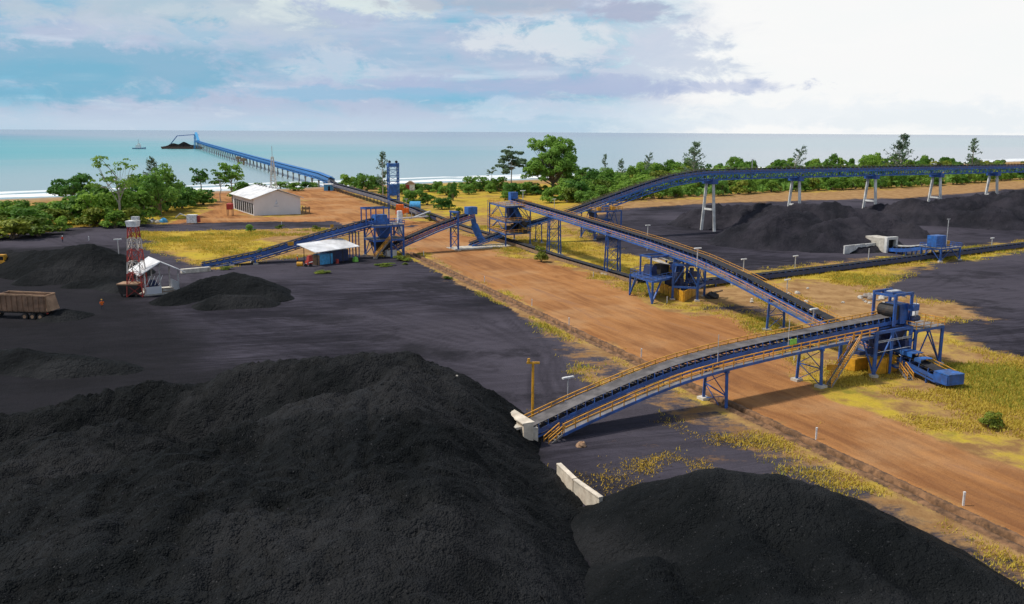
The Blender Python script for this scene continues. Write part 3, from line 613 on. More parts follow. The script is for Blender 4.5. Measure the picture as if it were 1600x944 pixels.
def conveyor(root, P, hw=.85, walk=True, far_rail=True, belt=BELT, frame=BLUE, rail=ORANGE, isp=1.3, each_idler=False, post=2.0, th=.09, wa=0.0, wb=None, far_walk=False, coal=None, wv=-1.35, wu=.38):
    pp, nn = P.p, P.n; wb = P.L if wb is None else wb
    MB().sweep(pp, nn, [(-hw, .16), (-hw * .5, .0), (hw * .5, .0), (hw, .16), (hw, .11), (hw * .5, -.05), (-hw * .5, -.05), (-hw, .11)]).build('belt', belt, root)
    MB().sweep(pp, nn, rect(-hw + .05, hw - .05, -1.04, -1.0)).build('return_belt', belt, root)
    for sgn in (-1, 1):
        a = sgn * (hw + .18); MB().sweep(pp, nn, rect(a - .07, a + .07, -.95, -.42)).build('stringer', frame, root)
    if walk: 
        for sgn in (-1, 1): MB().sweep(pp, nn, rect(sgn * (hw + .18) - .09, sgn * (hw + .18) + .09, -1.36, -1.12)).build('lower_chord', frame, root)
    row = MB(); k = 0; d = .6; far = sorted((-(P.at(.6 + i * isp)[0].xy.length), i) for i in range(int((P.L - .9) / isp) + 1)); each = {i for _, i in far[-100:]}
    while d < P.L - .3:
        mbi = MB() if k in each else row
        a = lambda u, v: P.off(d, u, v)
        for s_ in (-1, 1):
            mbi.bar(a(s_ * (hw + .16), -.45), a(s_ * (hw + .06), .16), .16, .10, 0)
            mbi.tube(a(s_ * hw * .5, -.13), a(s_ * hw, .03), .09, n=6, mi=1)
        mbi.tube(a(-hw * .5, -.13), a(hw * .5, -.13), .09, n=6, mi=1)
        mbi.bar(a(-hw - .16, -.40), a(hw + .16, -.40), .16, .12, 0)
        if k % 2 == 0: mbi.tube(a(-hw, -.93), a(hw, -.93), .08, n=6, mi=1); mbi.bar(a(hw + .11, -.9), a(hw + .11, -.45), .1, .1, 0)
        if k in each: mbi.build('idler', [frame, RUBBER], root)
        d += isp; k += 1
    if row.v: tag(row.build('idler_row', [frame, RUBBER], root), kind='stuff')
    if walk or far_walk:
        for sg, on in ((1, walk), (-1, far_walk)):
            if not on: continue
            cp, cn = P.cut(wa, wb); u0, u1 = hw + wu, hw + wu + .9
            pr = lambda a, b_, v0, v1: rect(min(sg * a, sg * b_), max(sg * a, sg * b_), v0, v1)
            MB().sweep(cp, cn, pr(u0, u1, wv - .06, wv)).build('walkway', DECK, root)
            MB().sweep(cp, cn, pr(u1 + .002, u1 + .12, wv - .28, wv + .06)).build('walkway_edge', frame, root)
            mr = MB(); d = wa
            while d <= wb:
                q0 = P.off(d, sg * (u1 + .05), wv + .06); mr.bar(q0, q0 + Vector((0, 0, 1.15)), th, th); d += post
            for v in (wv + 1.1, wv + .6): mr.sweep(cp, cn, pr(u1 + .05 - th / 2, u1 + .05 + th / 2, v, v + th))
            mr.build('handrail', rail, root)
            d = wa + 1
            while each_idler and d < wb:
                MB().bar(P.off(d, sg * (hw + .1), -.8), P.off(d, sg * (hw + .14), wv - .16), .1, .1).bar(P.off(d, sg * (hw + .1), wv - .16), P.off(d, sg * (u1 + .05), wv - .16), .1, .14).build('bracket', frame, root); d += 3.0
    if far_rail:
        mr = MB(); d = .5; u = -(hw + .45)
        while d <= P.L: q0 = P.off(d, u, -.7); mr.bar(q0, q0 + Vector((0, 0, 1.25)), th, th); mr.bar(P.off(d, u + .2, -.62), P.off(d, u, -.62), th, th); d += post
        for v in (.50, .05): mr.sweep(pp, nn, rect(u - th / 2, u + th / 2, v, v + th))
        mr.build('handrail', rail, root)
    if coal: coal_on_belt(root, P, hw, coal)
def coal_on_belt(root, P, hw, m):
    V_ = []; n = len(P.p)
    for i in range(n):
        for u, h_ in ((-hw * .7, .06), (-hw * .3, .22), (0, .28), (hw * .3, .22), (hw * .7, .06)):
            V_.append((P.p[i].x + P.n[i].x * u, P.p[i].y + P.n[i].y * u, P.p[i].z + h_ + rnd.uniform(-.05, .05)))
    MB().add(V_, [(i * 5 + j, i * 5 + j + 1, (i + 1) * 5 + j + 1, (i + 1) * 5 + j) for i in range(n - 1) for j in range(4)]).build('coal_load', m, root, smooth_=True)
def footing(mb, p, sz=1.1): mb.box((p.x, p.y, .12 + ground_z(p.x, p.y) * .5), (sz, sz, .5))
def bent(root, P, d, u0=-1.1, u1=2.1, vt=-1.05, spread=.25, w_=.34, m=BLUE, lattice=False, dz=0.0):
    """one support trestle: legs, cross bracing and concrete pads in one part"""
    mbx = MB(); pad = MB(); top = [P.off(d, u, vt) for u in (u0, u1)]; bot = [P.off(d, u, 0) for u in (u0 - spread, u1 + spread)]
    for b_ in bot: b_.z = ground_z(b_.x, b_.y) - .1
    dirv = P.at(d)[2]; dirv = Vector((dirv.x, dirv.y, 0)).normalized()
    offs = (0,) if not lattice else (-lattice, lattice)
    for o in offs:
        for t_, b_ in zip(top, bot): mbx.bar(b_ + dirv * o, t_ + dirv * o * .6, w_, w_); 
        h_ = top[0].z - bot[0].z; lv = [0.06] + ([.5] if h_ < 7 else [.35, .65]) + [.97]
        for a, b2 in zip(lv, lv[1:]):
            A = [bot[i].lerp(top[i], a) + dirv * o for i in (0, 1)]; B = [bot[i].lerp(top[i], b2) + dirv * o for i in (0, 1)]
            mbx.bar(A[0], B[1], w_ * .27); mbx.bar(A[1], B[0], w_ * .27); mbx.bar(B[0], B[1], w_ * .4)
    if lattice:
        for i in (0, 1):
            n = max(2, int(h_ / 2.2))
            for k in range(n):
                a = bot[i].lerp(top[i], k / n); b2 = bot[i].lerp(top[i], (k + 1) / n); s_ = 1 if k % 2 else -1
                mbx.bar(a + dirv * lattice * s_, b2 - dirv * lattice * s_, w_ * .35)
    mbx.bar(top[0] + (top[0] - top[1]).normalized() * .3, top[1] + (top[1] - top[0]).normalized() * .3, w_ * 1.1, w_)
    o = mbx.build('trestle', m, root)
    for b_ in bot: MB().box((b_.x, b_.y, b_.z + .2), (1.2 + 1.6 * bool(lattice), 1.2, .5), math.atan2(dirv.y, dirv.x)).build('footing', CONC, o)
def stairs(root, top, bot, wdt=.9, rail=ORANGE, th=.09, name='stair'):
    mb = MB(); mr = MB(); top = Vector(top); bot = Vector(bot); d = bot - top; h_ = Vector((d.x, d.y, 0)).normalized(); s_ = Vector((h_.y, -h_.x, 0)) * wdt / 2
    n = max(3, int(abs(d.z) / .25))
    for k in range(n + 1): p = top.lerp(bot, k / n); mb.box(p, (.3, wdt, .05), math.atan2(h_.y, h_.x))
    for sg in (-1, 1):
        mb.bar(top + s_ * sg, bot + s_ * sg, .08, .25)
        for hh_ in (1.0, .55): mr.bar(top + s_ * sg + Vector((0, 0, hh_)), bot + s_ * sg + Vector((0, 0, hh_)), th)
        m_ = max(2, int(d.length / 1.4))
        for k in range(m_ + 1): p = top.lerp(bot, k / m_) + s_ * sg; mr.bar(p, p + Vector((0, 0, 1.0)), th)
    o = mb.build(name, DECK, root); mr.build('handrail', rail, o)
    return o

def short_legs(root, P, d0, d1, st=6.0, w_=.22, m=BLUE):
    d = d0
    while d < d1:
        lg = MB()
        for u in (-1.1, 1.1): q = P.off(d, u, -.8); lg.bar(Vector((q.x, q.y, -.15)), q, w_)
        lg.bar(P.off(d, -1.1, -.9), P.off(d, 1.1, -.9), w_); d += st; lg.build('short_leg', m, root)
# --- the near conveyor
c1n = lat_of((.855, .518)); off1 = c1n * -.55
c1pts = [Vector(p) + off1 for p in ((2.3, 94.9, 1.7), (7.4, 97.9, 3.25), (15.4, 102.8, 5.15), (20.5, 105.9, 6.1), (26.9, 109.7, 6.75), (33.8, 113.9, 7.1), (44.5, 120.4, 7.45), (56.0, 127.4, 7.75))]
P1 = Path(c1pts, 1.0, 6)
k1 = thing('belt_conveyor', 'nearest blue conveyor with wide bare grey belt climbing from coal heap over dirt road', 'conveyor', (P1.p[0].x, P1.p[0].y, 0))
conveyor(k1, P1, hw=1.0, each_idler=True, post=1.75, th=.115, wa=3.0, wb=P1.L - 6, wv=-1.7, wu=.5)
dA = P1.l[P1.near(25.7, 109)]; dB = P1.l[P1.near(41.2, 118.4)]
bent(k1, P1, dA, -1.2, 2.5, -2.0); bent(k1, P1, dB, -1.2, 2.5, -2.0)
stairs(k1, P1.off(3.2, 1.95, -1.7), P1.off(1.0, 2.1, -2.3) , .9)
stairs(k1, P1.off(dB + 6.5, 3.0, -1.75), P1.off(dB + 1.0, 3.2, -7.2), .9)
MB().box(P1.off(dB - 5.6, 2.35, -.2), (1.3, .06, .9), math.atan2(.518, .855)).build('sign_board', GREENP, k1)['label'] = 'faded yellow green sign board on walkway rail'
mbp = MB()
for dd in (dA - 1.5, dB - 12.5 + 6): mbp.tube(P1.off(dd, 2.3, -.7), P1.off(dd, 2.3, 3.0), .05, n=6)
mbp.build('light_mast', STEEL, k1)
mbp = MB().tube(P1.off(P1.L, -1.2, .05), P1.off(P1.L, 1.2, .05), .5, n=16); mbp.build('head_pulley', DKSTEEL, k1)

# tail tunnel and retaining wall of the near conveyor
tw = thing('tunnel_portal', 'pale concrete tunnel mouth where nearest conveyor leaves the coal heap', 'tunnel portal', (1.5, 94.4, 0))
q = P1.p[0]; rz = math.atan2(.518, .855); dv = Vector((.855, .518, 0))
MB().box(q - dv * .9 + c1n * 1.75 + Vector((0, 0, -.75)), (1.7, .4, 1.9), rz).build('side_wall', CONC, tw); MB().box(q - dv * .9 - c1n * 1.7 + Vector((0, 0, -.6)), (2.2, .4, 2.2), rz).build('side_wall', CONC, tw)
MB().box(q - dv * 2.3 + c1n * .1 + Vector((0, 0, .45)), (1.2, 3.3, .3), rz).build('roof_slab', CONC, tw)
CREAM = mat('cream_concrete', (.70, .62, .50), .85, dirt=(.38, .28, .2), dirt_amt=.5, vscale=.6, bump=.3)
def wall_panel(name, label, a, b_, za, zb, th=.4, m=CREAM, group=None):
    a = Vector(a); b_ = Vector(b_); d = (b_ - a).normalized(); s_ = Vector((d.y, -d.x, 0)) * th / 2
    P = [(a - s_), (b_ - s_), (b_ + s_), (a + s_)]; lo = [Vector((p.x, p.y, -1.0)) for p in P]
    hi = [Vector((p.x, p.y, z)) for p, z in zip(P, (za, zb, zb, za))]
    mb = MB().hexa(lo + hi); mb.bar(hi[0].lerp(hi[3], .5) + Vector((0, 0, .04)), hi[1].lerp(hi[2], .5) + Vector((0, 0, .04)), th * 1.25, .12)
    o = mb.build(name, m, org=(a.x, a.y, 0)); return tag(o, label, 'wall', group)
wall_panel('retaining_wall', 'pale concrete wall panel with sloping top left of nearest conveyor tail', G(784, 636, 2.7), G(826, 662, 2.7), 2.7, 2.7, 1.2)
wall_panel('retaining_wall', 'pale concrete wall panel farther from camera below nearest conveyor tail', G(873, 725, 1.7), G(898, 749, 1.6), 1.7, 1.6)
wall_panel('retaining_wall', 'pale concrete wall panel reaching the lower right coal heap', G(899, 750, 1.6), G(939, 778, 1.4), 1.6, 1.4)

# --- transfer tower of the near conveyor
def tower_frame(root, cs, levels, w_=.35, m=BLUE, brace_faces=(0, 1, 2, 3), brace_levels=None, plats=(), rails=(), rail=ORANGE, gz=None, th=.09, over=0.4):
    """cs: four ground corners in order; levels: beam heights"""
    cs = [Vector((c.x, c.y, 0)) for c in cs]; ctr = sum(cs, Vector()) / 4; zt = levels[-1]
    for c in cs:
        col = MB().bar(Vector((c.x, c.y, -.2)), Vector((c.x, c.y, zt)), w_).build('column', m, root)
        MB().box((c.x, c.y, .15), (1.0, 1.0, .4)).build('footing', CONC, col)
    for z in levels:
        b_ = MB()
        for i in range(4): b_.bar(cs[i] + Vector((0, 0, z - w_ * .5)), cs[(i + 1) % 4] + Vector((0, 0, z - w_ * .5)), w_ * .85, w_)
        b_.build('floor_beam', m, root)
    br = MB(); zs = [0.2] + list(levels)
    for i in brace_faces:
        for k in (range(len(levels)) if brace_levels is None else brace_levels):
            a, b_ = cs[i], cs[(i + 1) % 4]; mid = (a + b_) / 2
            br.bar(a + Vector((0, 0, zs[k])), mid + Vector((0, 0, zs[k + 1] - .3)), w_ * .4); br.bar(b_ + Vector((0, 0, zs[k])), mid + Vector((0, 0, zs[k + 1] - .3)), w_ * .4)
    if br.v: br.build('brace', m, root)
    for k in plats:
        z = levels[k]; P = [c + (c - ctr).normalized() * over for c in cs]
        dk = MB().hexa([p + Vector((0, 0, z + .003)) for p in P] + [p + Vector((0, 0, z + .09)) for p in P]).build('platform', DECK, root)
        if k in rails:
            mr = MB()
            for i in range(4):
                a, b_ = P[i], P[(i + 1) % 4]; n = max(2, int((b_ - a).length / 1.6))
                for j in range(n): q0 = a.lerp(b_, j / n); mr.bar(q0 + Vector((0, 0, z)), q0 + Vector((0, 0, z + 1.1)), th)
                for h_ in (1.1, .55): mr.bar(a + Vector((0, 0, z + h_)), b_ + Vector((0, 0, z + h_)), th)
            mr.build('handrail', rail, dk)
def quad_at(c, dx, dy, L1_, L2_):
    c = Vector((c[0], c[1], 0)); a = Vector((dx[0], dx[1], 0)).normalized() * L1_ / 2; b_ = Vector((dy[0], dy[1], 0)).normalized() * L2_ / 2
    return [c - a - b_, c + a - b_, c + a + b_, c - a + b_]
U1 = Vector((.855, .518, 0)); N1 = c1n                       # conveyor direction, toward-camera lateral
def along(c, a, b_, z=0.0): return Vector((c[0] + U1.x * a + N1.x * b_, c[1] + U1.y * a + N1.y * b_, z))
RZ1 = math.atan2(U1.y, U1.x)
H1 = P1.p[-1]; h1 = (H1.x, H1.y)
t1 = thing('transfer_tower', 'blue transfer tower with drive pulley frame at the head of the nearest conveyor', 'transfer tower', (H1.x, H1.y, 0))
tower_frame(t1, [along(h1, -6.5, 2.7), along(h1, 1.2, 2.7), along(h1, 1.2, -3.2), along(h1, -6.5, -3.2)], [6.6], .42, brace_faces=(0, 1, 2, 3), plats=(), rails=())
tower_frame(t1, [along(h1, 1.8, 3.1), along(h1, 8.2, 3.1), along(h1, 8.2, -3.0), along(h1, 1.8, -3.0)], [6.0], .38, brace_faces=(0, 1, 2), plats=(0,), rails=(0,), over=.25)
hf = MB()
for a in (-1.5, 2.2):
    for b_ in (-1.9, 1.7): hf.bar(along(h1, a, b_, 6.6), along(h1, a, b_, 11.2), .36)
for b_ in (-1.9, 1.7): hf.bar(along(h1, -1.7, b_, 11.2), along(h1, 2.4, b_, 11.2), .36)
for a in (-1.5, 2.2, .4): hf.bar(along(h1, a, -1.9, 11.0), along(h1, a, 1.7, 11.0), .33)
hf.build('head_frame', BLUE, t1)
MB().tube(along(h1, -.3, -1.5, 8.6), along(h1, -.3, 1.2, 8.6), .95, n=18).build('drive_pulley', DKSTEEL, t1)
MB().taper(along(h1, 1.2, 0, 6.7), (2.0, 3.0), (2.0, 2.6), 2.9, RZ1).build('head_chute', BLUE, t1)
MB().taper(along(h1, 0.2, 0, 2.6), (1.6, 1.8), (3.6, 3.4), 4.0, RZ1).build('hopper', DKBLUE, t1)
MB().box(along(h1, 2.0, 2.3, 9.2), (1.3, .9, .9), RZ1).build('gearbox', BLUE, t1)
MB().box(along(h1, 0, .2, 11.5), (2.2, .9, .12), RZ1).build('lamp_tray', STEEL, t1)
MB().box(along(h1, 7.9, -1.5, 7.6), (.9, .7, 1.9), RZ1).build('control_panel', WHITE_P, t1)
sk = MB()
for a in (-4.8, -2.2): sk.box(along(h1, a, 2.0, 1.25), (2.4, 1.2, 2.3), RZ1)
sk.build('guard_panel', YELLOW, t1)
MB().box(along(h1, -5, -1.5, .9), (3.0, 2.0, 1.8), RZ1).build('guard_panel', YELLOW, t1)
for a, b_ in ((-3.0, 2.7), (-3.0, -3.2)): MB().bar(along(h1, a, b_, -.1), along(h1, a, b_, 6.5), .34).build('column', BLUE, t1)
for b_, z in ((2.95, 5.2), (2.95, 5.0), (2.95, 3.6)): MB().tube(along(h1, -6.4, b_, z), along(h1, 1.0, b_, z), .06, n=6).build('conduit', STEEL, t1)
MB().tube(along(h1, 2.6, 2.2, 6.1), along(h1, 2.6, 2.2, 10.4), .06, n=6).build('light_mast', STEEL, t1)
MB().box(along(h1, 4.4, -1.6, 6.6), (1.4, 1.0, 1.1), RZ1).build('motor', BLUE2, t1); MB().tube(along(h1, 2.0, 2.0, 7.4), along(h1, 3.6, 2.0, 7.4), .45, n=12).build('motor', DKBLUE, t1)
for k in range(24):
    a = rnd.uniform(-6, 1); b_ = rnd.uniform(-2.8, 2.2); z = rnd.uniform(2.5, 5.5); MB().box(along(h1, a, b_, z), (rnd.uniform(.4, 1.4), rnd.uniform(.3, 1.2), rnd.uniform(.4, 1.6)), RZ1).build('duct', DKBLUE, t1)

# --- long descending conveyor C2
P2 = Path([(59.7, 117.6, 1.6), (57.8, 123.2, 2.4), (51.6, 140.0, 4.5), (43.4, 162.2, 8.0), (38.6, 175.4, 9.6), (31.8, 193.9, 10.7), (16.8, 234.8, 12.1), (9.1, 255.9, 12.7), (0.3, 279.7, 13.4)], 1.2, 5)
P2.n = [n if n.x < 0 else -n for n in P2.n]
k2 = thing('belt_conveyor', 'long blue conveyor on lattice trestles climbing away from nearest transfer tower beside road', 'conveyor', (59.7, 117.6, 0))
conveyor(k2, P2, hw=.95, belt=BELTC, isp=1.75, each_idler=True, post=2.4, th=.075, wa=6, wb=P2.L - 2)
for x, y, lt in ((46.9, 152.8, 0), (24.0, 212.5, .8), (13.5, 248.5, .9)):
    bent(k2, P2, P2.l[P2.near(x, y)], -1.1, 2.0, lattice=lt, w_=.34)
tb = P2.p[0]; d2 = Vector((-.345, .94, 0)).normalized(); rz2 = math.atan2(d2.y, d2.x)
MB().box(tb + Vector((0, 0, .42)) - d2 * .3, (2.6, 2.8, .14), rz2).build('tail_cover', BLUE2, k2)
MB().box(tb - d2 * 1.5 + Vector((0, 0, -.35)), (.12, 2.7, 1.3), rz2).box(tb - d2 * .3 + P2.n[0] * 1.42 + Vector((0, 0, -.35)), (2.4, .12, 1.3), rz2).box(tb - d2 * .3 - P2.n[0] * 1.42 + Vector((0, 0, -.35)), (2.4, .12, 1.3), rz2).build('tail_guard', BLUE, k2)
MB().tube(P2.off(.2, -1.1, -.55), P2.off(.2, 1.1, -.55), .5, n=14).build('tail_pulley', DKSTEEL, k2)
for dd, ln in ((4.6, 1.2), (8.0, 4.4)):
    MB().box(P2.off(dd, -.2, .62), (ln, 2.1, .08), rz2).box(P2.off(dd, .9, .35), (ln, .06, .5), rz2).build('belt_cover', BLUE2, k2)
stairs(k2, P2.off(6.2, 2.0, -1.4), P2.off(4.2, 2.3, -2.2), .9)
short_legs(k2, P2, 2.5, 17, 4.0)
hp = P2.p[-1]
MB().taper(hp + d2 * .4 + Vector((0, 0, -.6)), (2.2, 2.4), (2.2, 2.4), 2.6, rz2).build('head_cover', BLUE2, k2)

# --- tower T2 at the head of C2
t2 = thing('transfer_tower', 'tall open blue transfer tower with three decks beside pale green bush', 'transfer tower', (-1, 272, 0))
g2 = [Vector((-2.0, 264.0, 0)), Vector((5.4, 269.5, 0)), Vector((.6, 283.5, 0)), Vector((-7.2, 279.0, 0))]
tower_frame(t2, g2, [4.0, 7.6, 12.2], .42, brace_faces=(0, 1, 2, 3), brace_levels=(1, 2), plats=(0, 1, 2), rails=(0, 1, 2), th=.12)
MB().taper((-.2, 274.5, 7.8), (2.2, 2.2), (3.2, 3.2), 4.4, rz2).build('hopper', DKBLUE, t2)
MB().bar((-.2, 274.5, 12.5), (2.4, 271.0, 8.0), 1.1).build('chute', BLUE2, t2)
for k in range(18): MB().box((rnd.uniform(-1, 4), rnd.uniform(267, 277), rnd.uniform(4.3, 7.2)), (rnd.uniform(.5, 1.8), rnd.uniform(.5, 1.6), rnd.uniform(.5, 1.8)), rnd.uniform(0, 1)).build('machine_box', DKSTEEL, t2)
MB().box((3.4, 268.8, 5.0), (1.2, .8, 1.0)).build('motor', YELLOW, t2)
cg = MB()
for z in range(1, 13): cg.bar((-7.8, 278.4, z), (-7.2, 277.8, z), .08)
cg.bar((-7.8, 278.4, 0), (-7.8, 278.4, 13), .12); cg.bar((-7.2, 277.8, 0), (-7.2, 277.8, 13), .12); cg.build('ladder', BLUE, t2)

# --- high stacking conveyor C5
P5 = Path([(-12.6, 264.4, 1.1), (-0.1, 272.1, 5.0), (16.1, 282.1, 8.9), (26.8, 288.6, 12.2), (42.5, 298.3, 16.9), (54.3, 305.6, 19.9), (66.8, 313.2, 21.2), (90, 327.4, 21.3), (124, 348.4, 21.1), (238.5, 418.9, 20.4), (330, 475.2, 19.8)], 1.5, 5)
k5 = thing('belt_conveyor', 'high blue truss conveyor on white concrete legs above the far stockpiles', 'conveyor', (-12.6, 264.4, 0))
conveyor(k5, P5, hw=.9, belt=BELTC, isp=2.6, post=2.6, th=.10, wa=30, frame=BLUE2, rail=mat('dull_brown_rail', (.22, .14, .10), .7))
def truss(root, P, d0, d1, u0, u1, vt, vb, bay=3.2, w_=.26, m=BLUE):
    mb = MB(); d = d0; k = 0
    cp, cn = P.cut(d0, d1)
    for u in (u0, u1):
        for v in (vt, vb): mb.sweep(cp, cn, rect(u - w_ / 2, u + w_ / 2, v - w_ / 2, v + w_ / 2))
    while d + bay <= d1:
        for u in (u0, u1):
            mb.bar(P.off(d, u, vt), P.off(d, u, vb), w_ * .7)
            a, b_ = (vt, vb) if k % 2 else (vb, vt); mb.bar(P.off(d, u, a), P.off(d + bay, u, b_), w_ * .6)
        mb.bar(P.off(d, u0, vb), P.off(d, u1, vb), w_ * .6); d += bay; k += 1
    return mb.build('truss', m, root)
truss(k5, P5, 50, P5.L - 1, -1.3, 2.2, -1.15, -3.4, m=BLUE2, w_=.32)
for tt in (95.9, 139.8, 184.3, 227.5, 269.9, 313.0):
    c = Vector((-12.6 + .852 * tt, 264.4 + .524 * tt, 0)); d = P5.l[P5.near(c.x, c.y)]; zt = P5.at(d)[0].z - 3.3
    lg = MB()
    n5 = P5.at(d)[1]
    for u0, u1 in ((-2.8, -1.2), (3.8, 2.2)): lg.bar(c + n5 * u0 + Vector((0, 0, -.5)), c + n5 * u1 + Vector((0, 0, zt - 1.4)), .85)
    for zf in (.42,): lg.bar(c + n5 * (-2.8 + 1.6 * zf) + Vector((0, 0, zt * zf)), c + n5 * (3.8 - 1.6 * zf) + Vector((0, 0, zt * zf)), .6)
    o = lg.build('trestle', CONCW, k5)
    MB().box(c + n5 * .5 + Vector((0, 0, zt - .6)), (2.6, 5.4, 1.7), math.atan2(.524, .852)).build('trestle_cap', BLUE, o)
bent(k5, P5, P5.l[P5.near(8, 277)], -1.1, 2.0, w_=.32)
# tower T4 carrying the drive of C5
c4_ = (28.2, 289.3)
t4 = thing('transfer_tower', 'blue braced drive tower under the bend of the high conveyor by the trees', 'transfer tower', (28.2, 289.3, 0))
tower_frame(t4, [along(c4_, -4.5, 4), along(c4_, 6.0, 4), along(c4_, 6.0, -3.5), along(c4_, -4.5, -3.5)], [9.2], .45, plats=(0,), rails=(0,), th=.13, brace_levels=(0,))
MB().taper(along(c4_, -.8, 2, 2.5), (.6, .6), (5.5, 4), 4.0, RZ1).build('counterweight_hopper', BLUE, t4)
MB().box(along(c4_, .3, 3.0, 10.0), (2.2, 1.2, 1.3), RZ1).build('motor', BLUE2, t4)
MB().box(along(c4_, 3.0, 3.2, 9.9), (1.4, 1, 1.1), RZ1).box(along(c4_, -2.6, 3.2, 9.9), (1.2, 1, 1.0), RZ1).build('gearbox', YELLOW, t4)
MB().box(along(c4_, -2.5, 0, 5.4), (1.4, 2.4, 7.0), RZ1).build('take_up_weight', DKBLUE, t4)

# --- low conveyors beside the road and to the right
P3 = Path([(38.5, 193.0, 1.9), (55.2, 204.2, 1.5), (80.3, 220.6, 1.35), (114.7, 243.0, 1.5), (156.9, 270.4, 1.5), (260, 337.4, 1.5)], 2.0, 2)
k3 = thing('belt_conveyor', 'long low blue conveyor crossing between the far stockpiles and the brown field', 'conveyor', (38.5, 193, 0))
conveyor(k3, P3, hw=.95, belt=BELTC, walk=False, far_rail=False, isp=2.2)
short_legs(k3, P3, 2, P3.L); MB().sweep(P3.p, P3.n, rect(1.16, 1.24, -1.05, -.1)).build('side_plate', DKBLUE, k3)
P4 = Path([(29.5, 198.5, 1.2), (13.7, 236.3, 1.05), (2.8, 262.5, 1.3), (-18.2, 312.9, 1.6), (-41.3, 368.2, 3.2), (-59.4, 411.6, 4.3), (-101.3, 511.9, 4.4), (-110.5, 545, 4.4)], 2.0, 2)
P4.n = [n if n.x < 0 else -n for n in P4.n]
k4 = thing('belt_conveyor', 'low dark conveyor running along the road past the blue tower to the jetty', 'conveyor', (29.5, 198.5, 0))
conveyor(k4, P4, hw=.95, belt=BELTC, frame=DKBLUE, walk=True, far_rail=False, isp=2.2, rail=STEEL, th=.08, wa=170)
short_legs(k4, P4, 2, P4.L, 7.0, m=DKBLUE); MB().sweep(*P4.cut(0, 150), rect(1.16, 1.24, -1.05, -.2)).build('side_plate', TIMBER, k4)

# --- left conveyors C6, C7
P6 = Path([(-78.6, 222.4, .9), (-66.5, 228.5, 3.0), (-59.1, 232.3, 5.1), (-51.4, 236.2, 7.3), (-41.9, 241.0, 9.6), (-37.0, 243.4, 10.7)], 1.2, 3)
k6 = thing('belt_conveyor', 'blue conveyor rising from the far left yard to the crusher tower', 'conveyor', (-78.6, 222.4, 0))
conveyor(k6, P6, hw=.95, belt=BELTC, isp=1.6, each_idler=True, walk=True, far_rail=False, rail=BLUE, th=.1)
bent(k6, P6, 13.0, -1.1, 2.0); bent(k6, P6, 7.0, -1.1, 2.0); truss(k6, P6, 14, P6.L - 2, -1.2, 1.2, -1.1, -2.3, 2.6, .2)
MB().box(P6.off(22.5, 2.35, -.2), (1.6, .08, 1.0), rz).build('sign_board', YELLOW, k6)['label'] = 'plain yellow sign board'
MB().box(P6.off(35, -1.5, .6), (.9, .08, .9), rz).build('sign_board', YELLOW, k6)['label'] = 'plain yellow sign board'
P7 = Path([(-36.0, 243.9, 1.7), (-30.7, 248.0, 4.2), (-22.2, 254.5, 7.5), (-15.1, 260.0, 9.7), (-12.3, 262.2, 10.4)], 1.2, 3)
k7 = thing('belt_conveyor', 'short conveyor with rusty orange rails crossing the dirt road from crusher tower', 'conveyor', (-36, 243.9, 0))
conveyor(k7, P7, hw=.9, belt=BELTC, isp=1.6, each_idler=True, post=1.8, th=.11, rail=mat('rusty_orange_rail', (.42, .15, .05), .7, dirt=(.15, .1, .09), dirt_amt=.7))
bent(k7, P7, P7.l[P7.near(-17.3, 258.3)], -1.6, 2.3, vt=2.0, spread=0, w_=.5)
hd = P7.p[-1]
MB().taper(hd + Vector((0, 0, -.4)), (3.0, 2.6), (3.0, 2.6), 2.2, rz).build('head_cover', BLUE2, k7)
ch = MB(); cpts = [hd + Vector((.4, .3, -.4)), hd + Vector((1.0, -.3, -3.4)), hd + Vector((2.4, -1.2, -6.6)), hd + Vector((3.6, -1.6, -8.2))]
for a, b_ in zip(cpts, cpts[1:]): ch.bar(a, b_, 1.5)
ch.build('discharge_chute', BLUE2, k7)
slab = MB().box((-8.5, 264.5, .12), (22, 6.5, .3), RZ1).build('concrete_slab', CONC, org=(-8.5, 264.5, 0)); tag(slab, 'pale concrete slab under the high conveyor tail by the road', 'slab')

# --- crusher tower T5
c5_ = (-37.0, 243.2)
t5 = thing('transfer_tower', 'blue crusher tower with open head frame next to white roofed shed', 'transfer tower', (-37, 243.2, 0))
tower_frame(t5, [along(c5_, -2.6, 4.0), along(c5_, 6.2, 3.2), along(c5_, 6.2, -3.2), along(c5_, -2.6, -3.2)], [5.0, 8.8], .5, plats=(0, 1), rails=(1,), rail=BLUE, th=.12)
MB().bar(along(c5_, 2.2, 4.0, -.2), along(c5_, 2.2, 4.0, 8.6), .5).build('column', BLUE, t5)
hf = MB()
for a in (-4.0, -1.2, 2.6):
    for b_ in (-1.8, 1.8): hf.bar(along(c5_, a, b_, 8.8), along(c5_, a, b_, 13.4), .3)
for b_ in (-1.8, 1.8): hf.bar(along(c5_, -4.2, b_, 13.4), along(c5_, 2.8, b_, 13.4), .36)
for a in (-4.0, -1.2, 2.6): hf.bar(along(c5_, a, -1.8, 13.3), along(c5_, a, 1.8, 13.3), .3)
hf.build('head_frame', BLUE, t5)
MB().taper(along(c5_, .6, 0, 8.9), (4.0, 3.2), (3.4, 2.6), 2.6, RZ1).build('head_chute', BLUE2, t5)
MB().taper(along(c5_, 1.4, .4, 5.2), (2.0, 2.0), (4.4, 4.0), 3.4, RZ1).build('hopper', BLUE, t5)
MB().taper(along(c5_, .8, 0, 1.4), (2.0, 2.0), (6.0, 4.6), 3.4, RZ1).build('crusher', DKSTEEL, t5)
MB().tube(along(c5_, 7.0, -1, 5.8), along(c5_, 7.0, -1, 12.2), .75, n=12).build('dust_duct', WHITE_P, t5)
cl = MB()
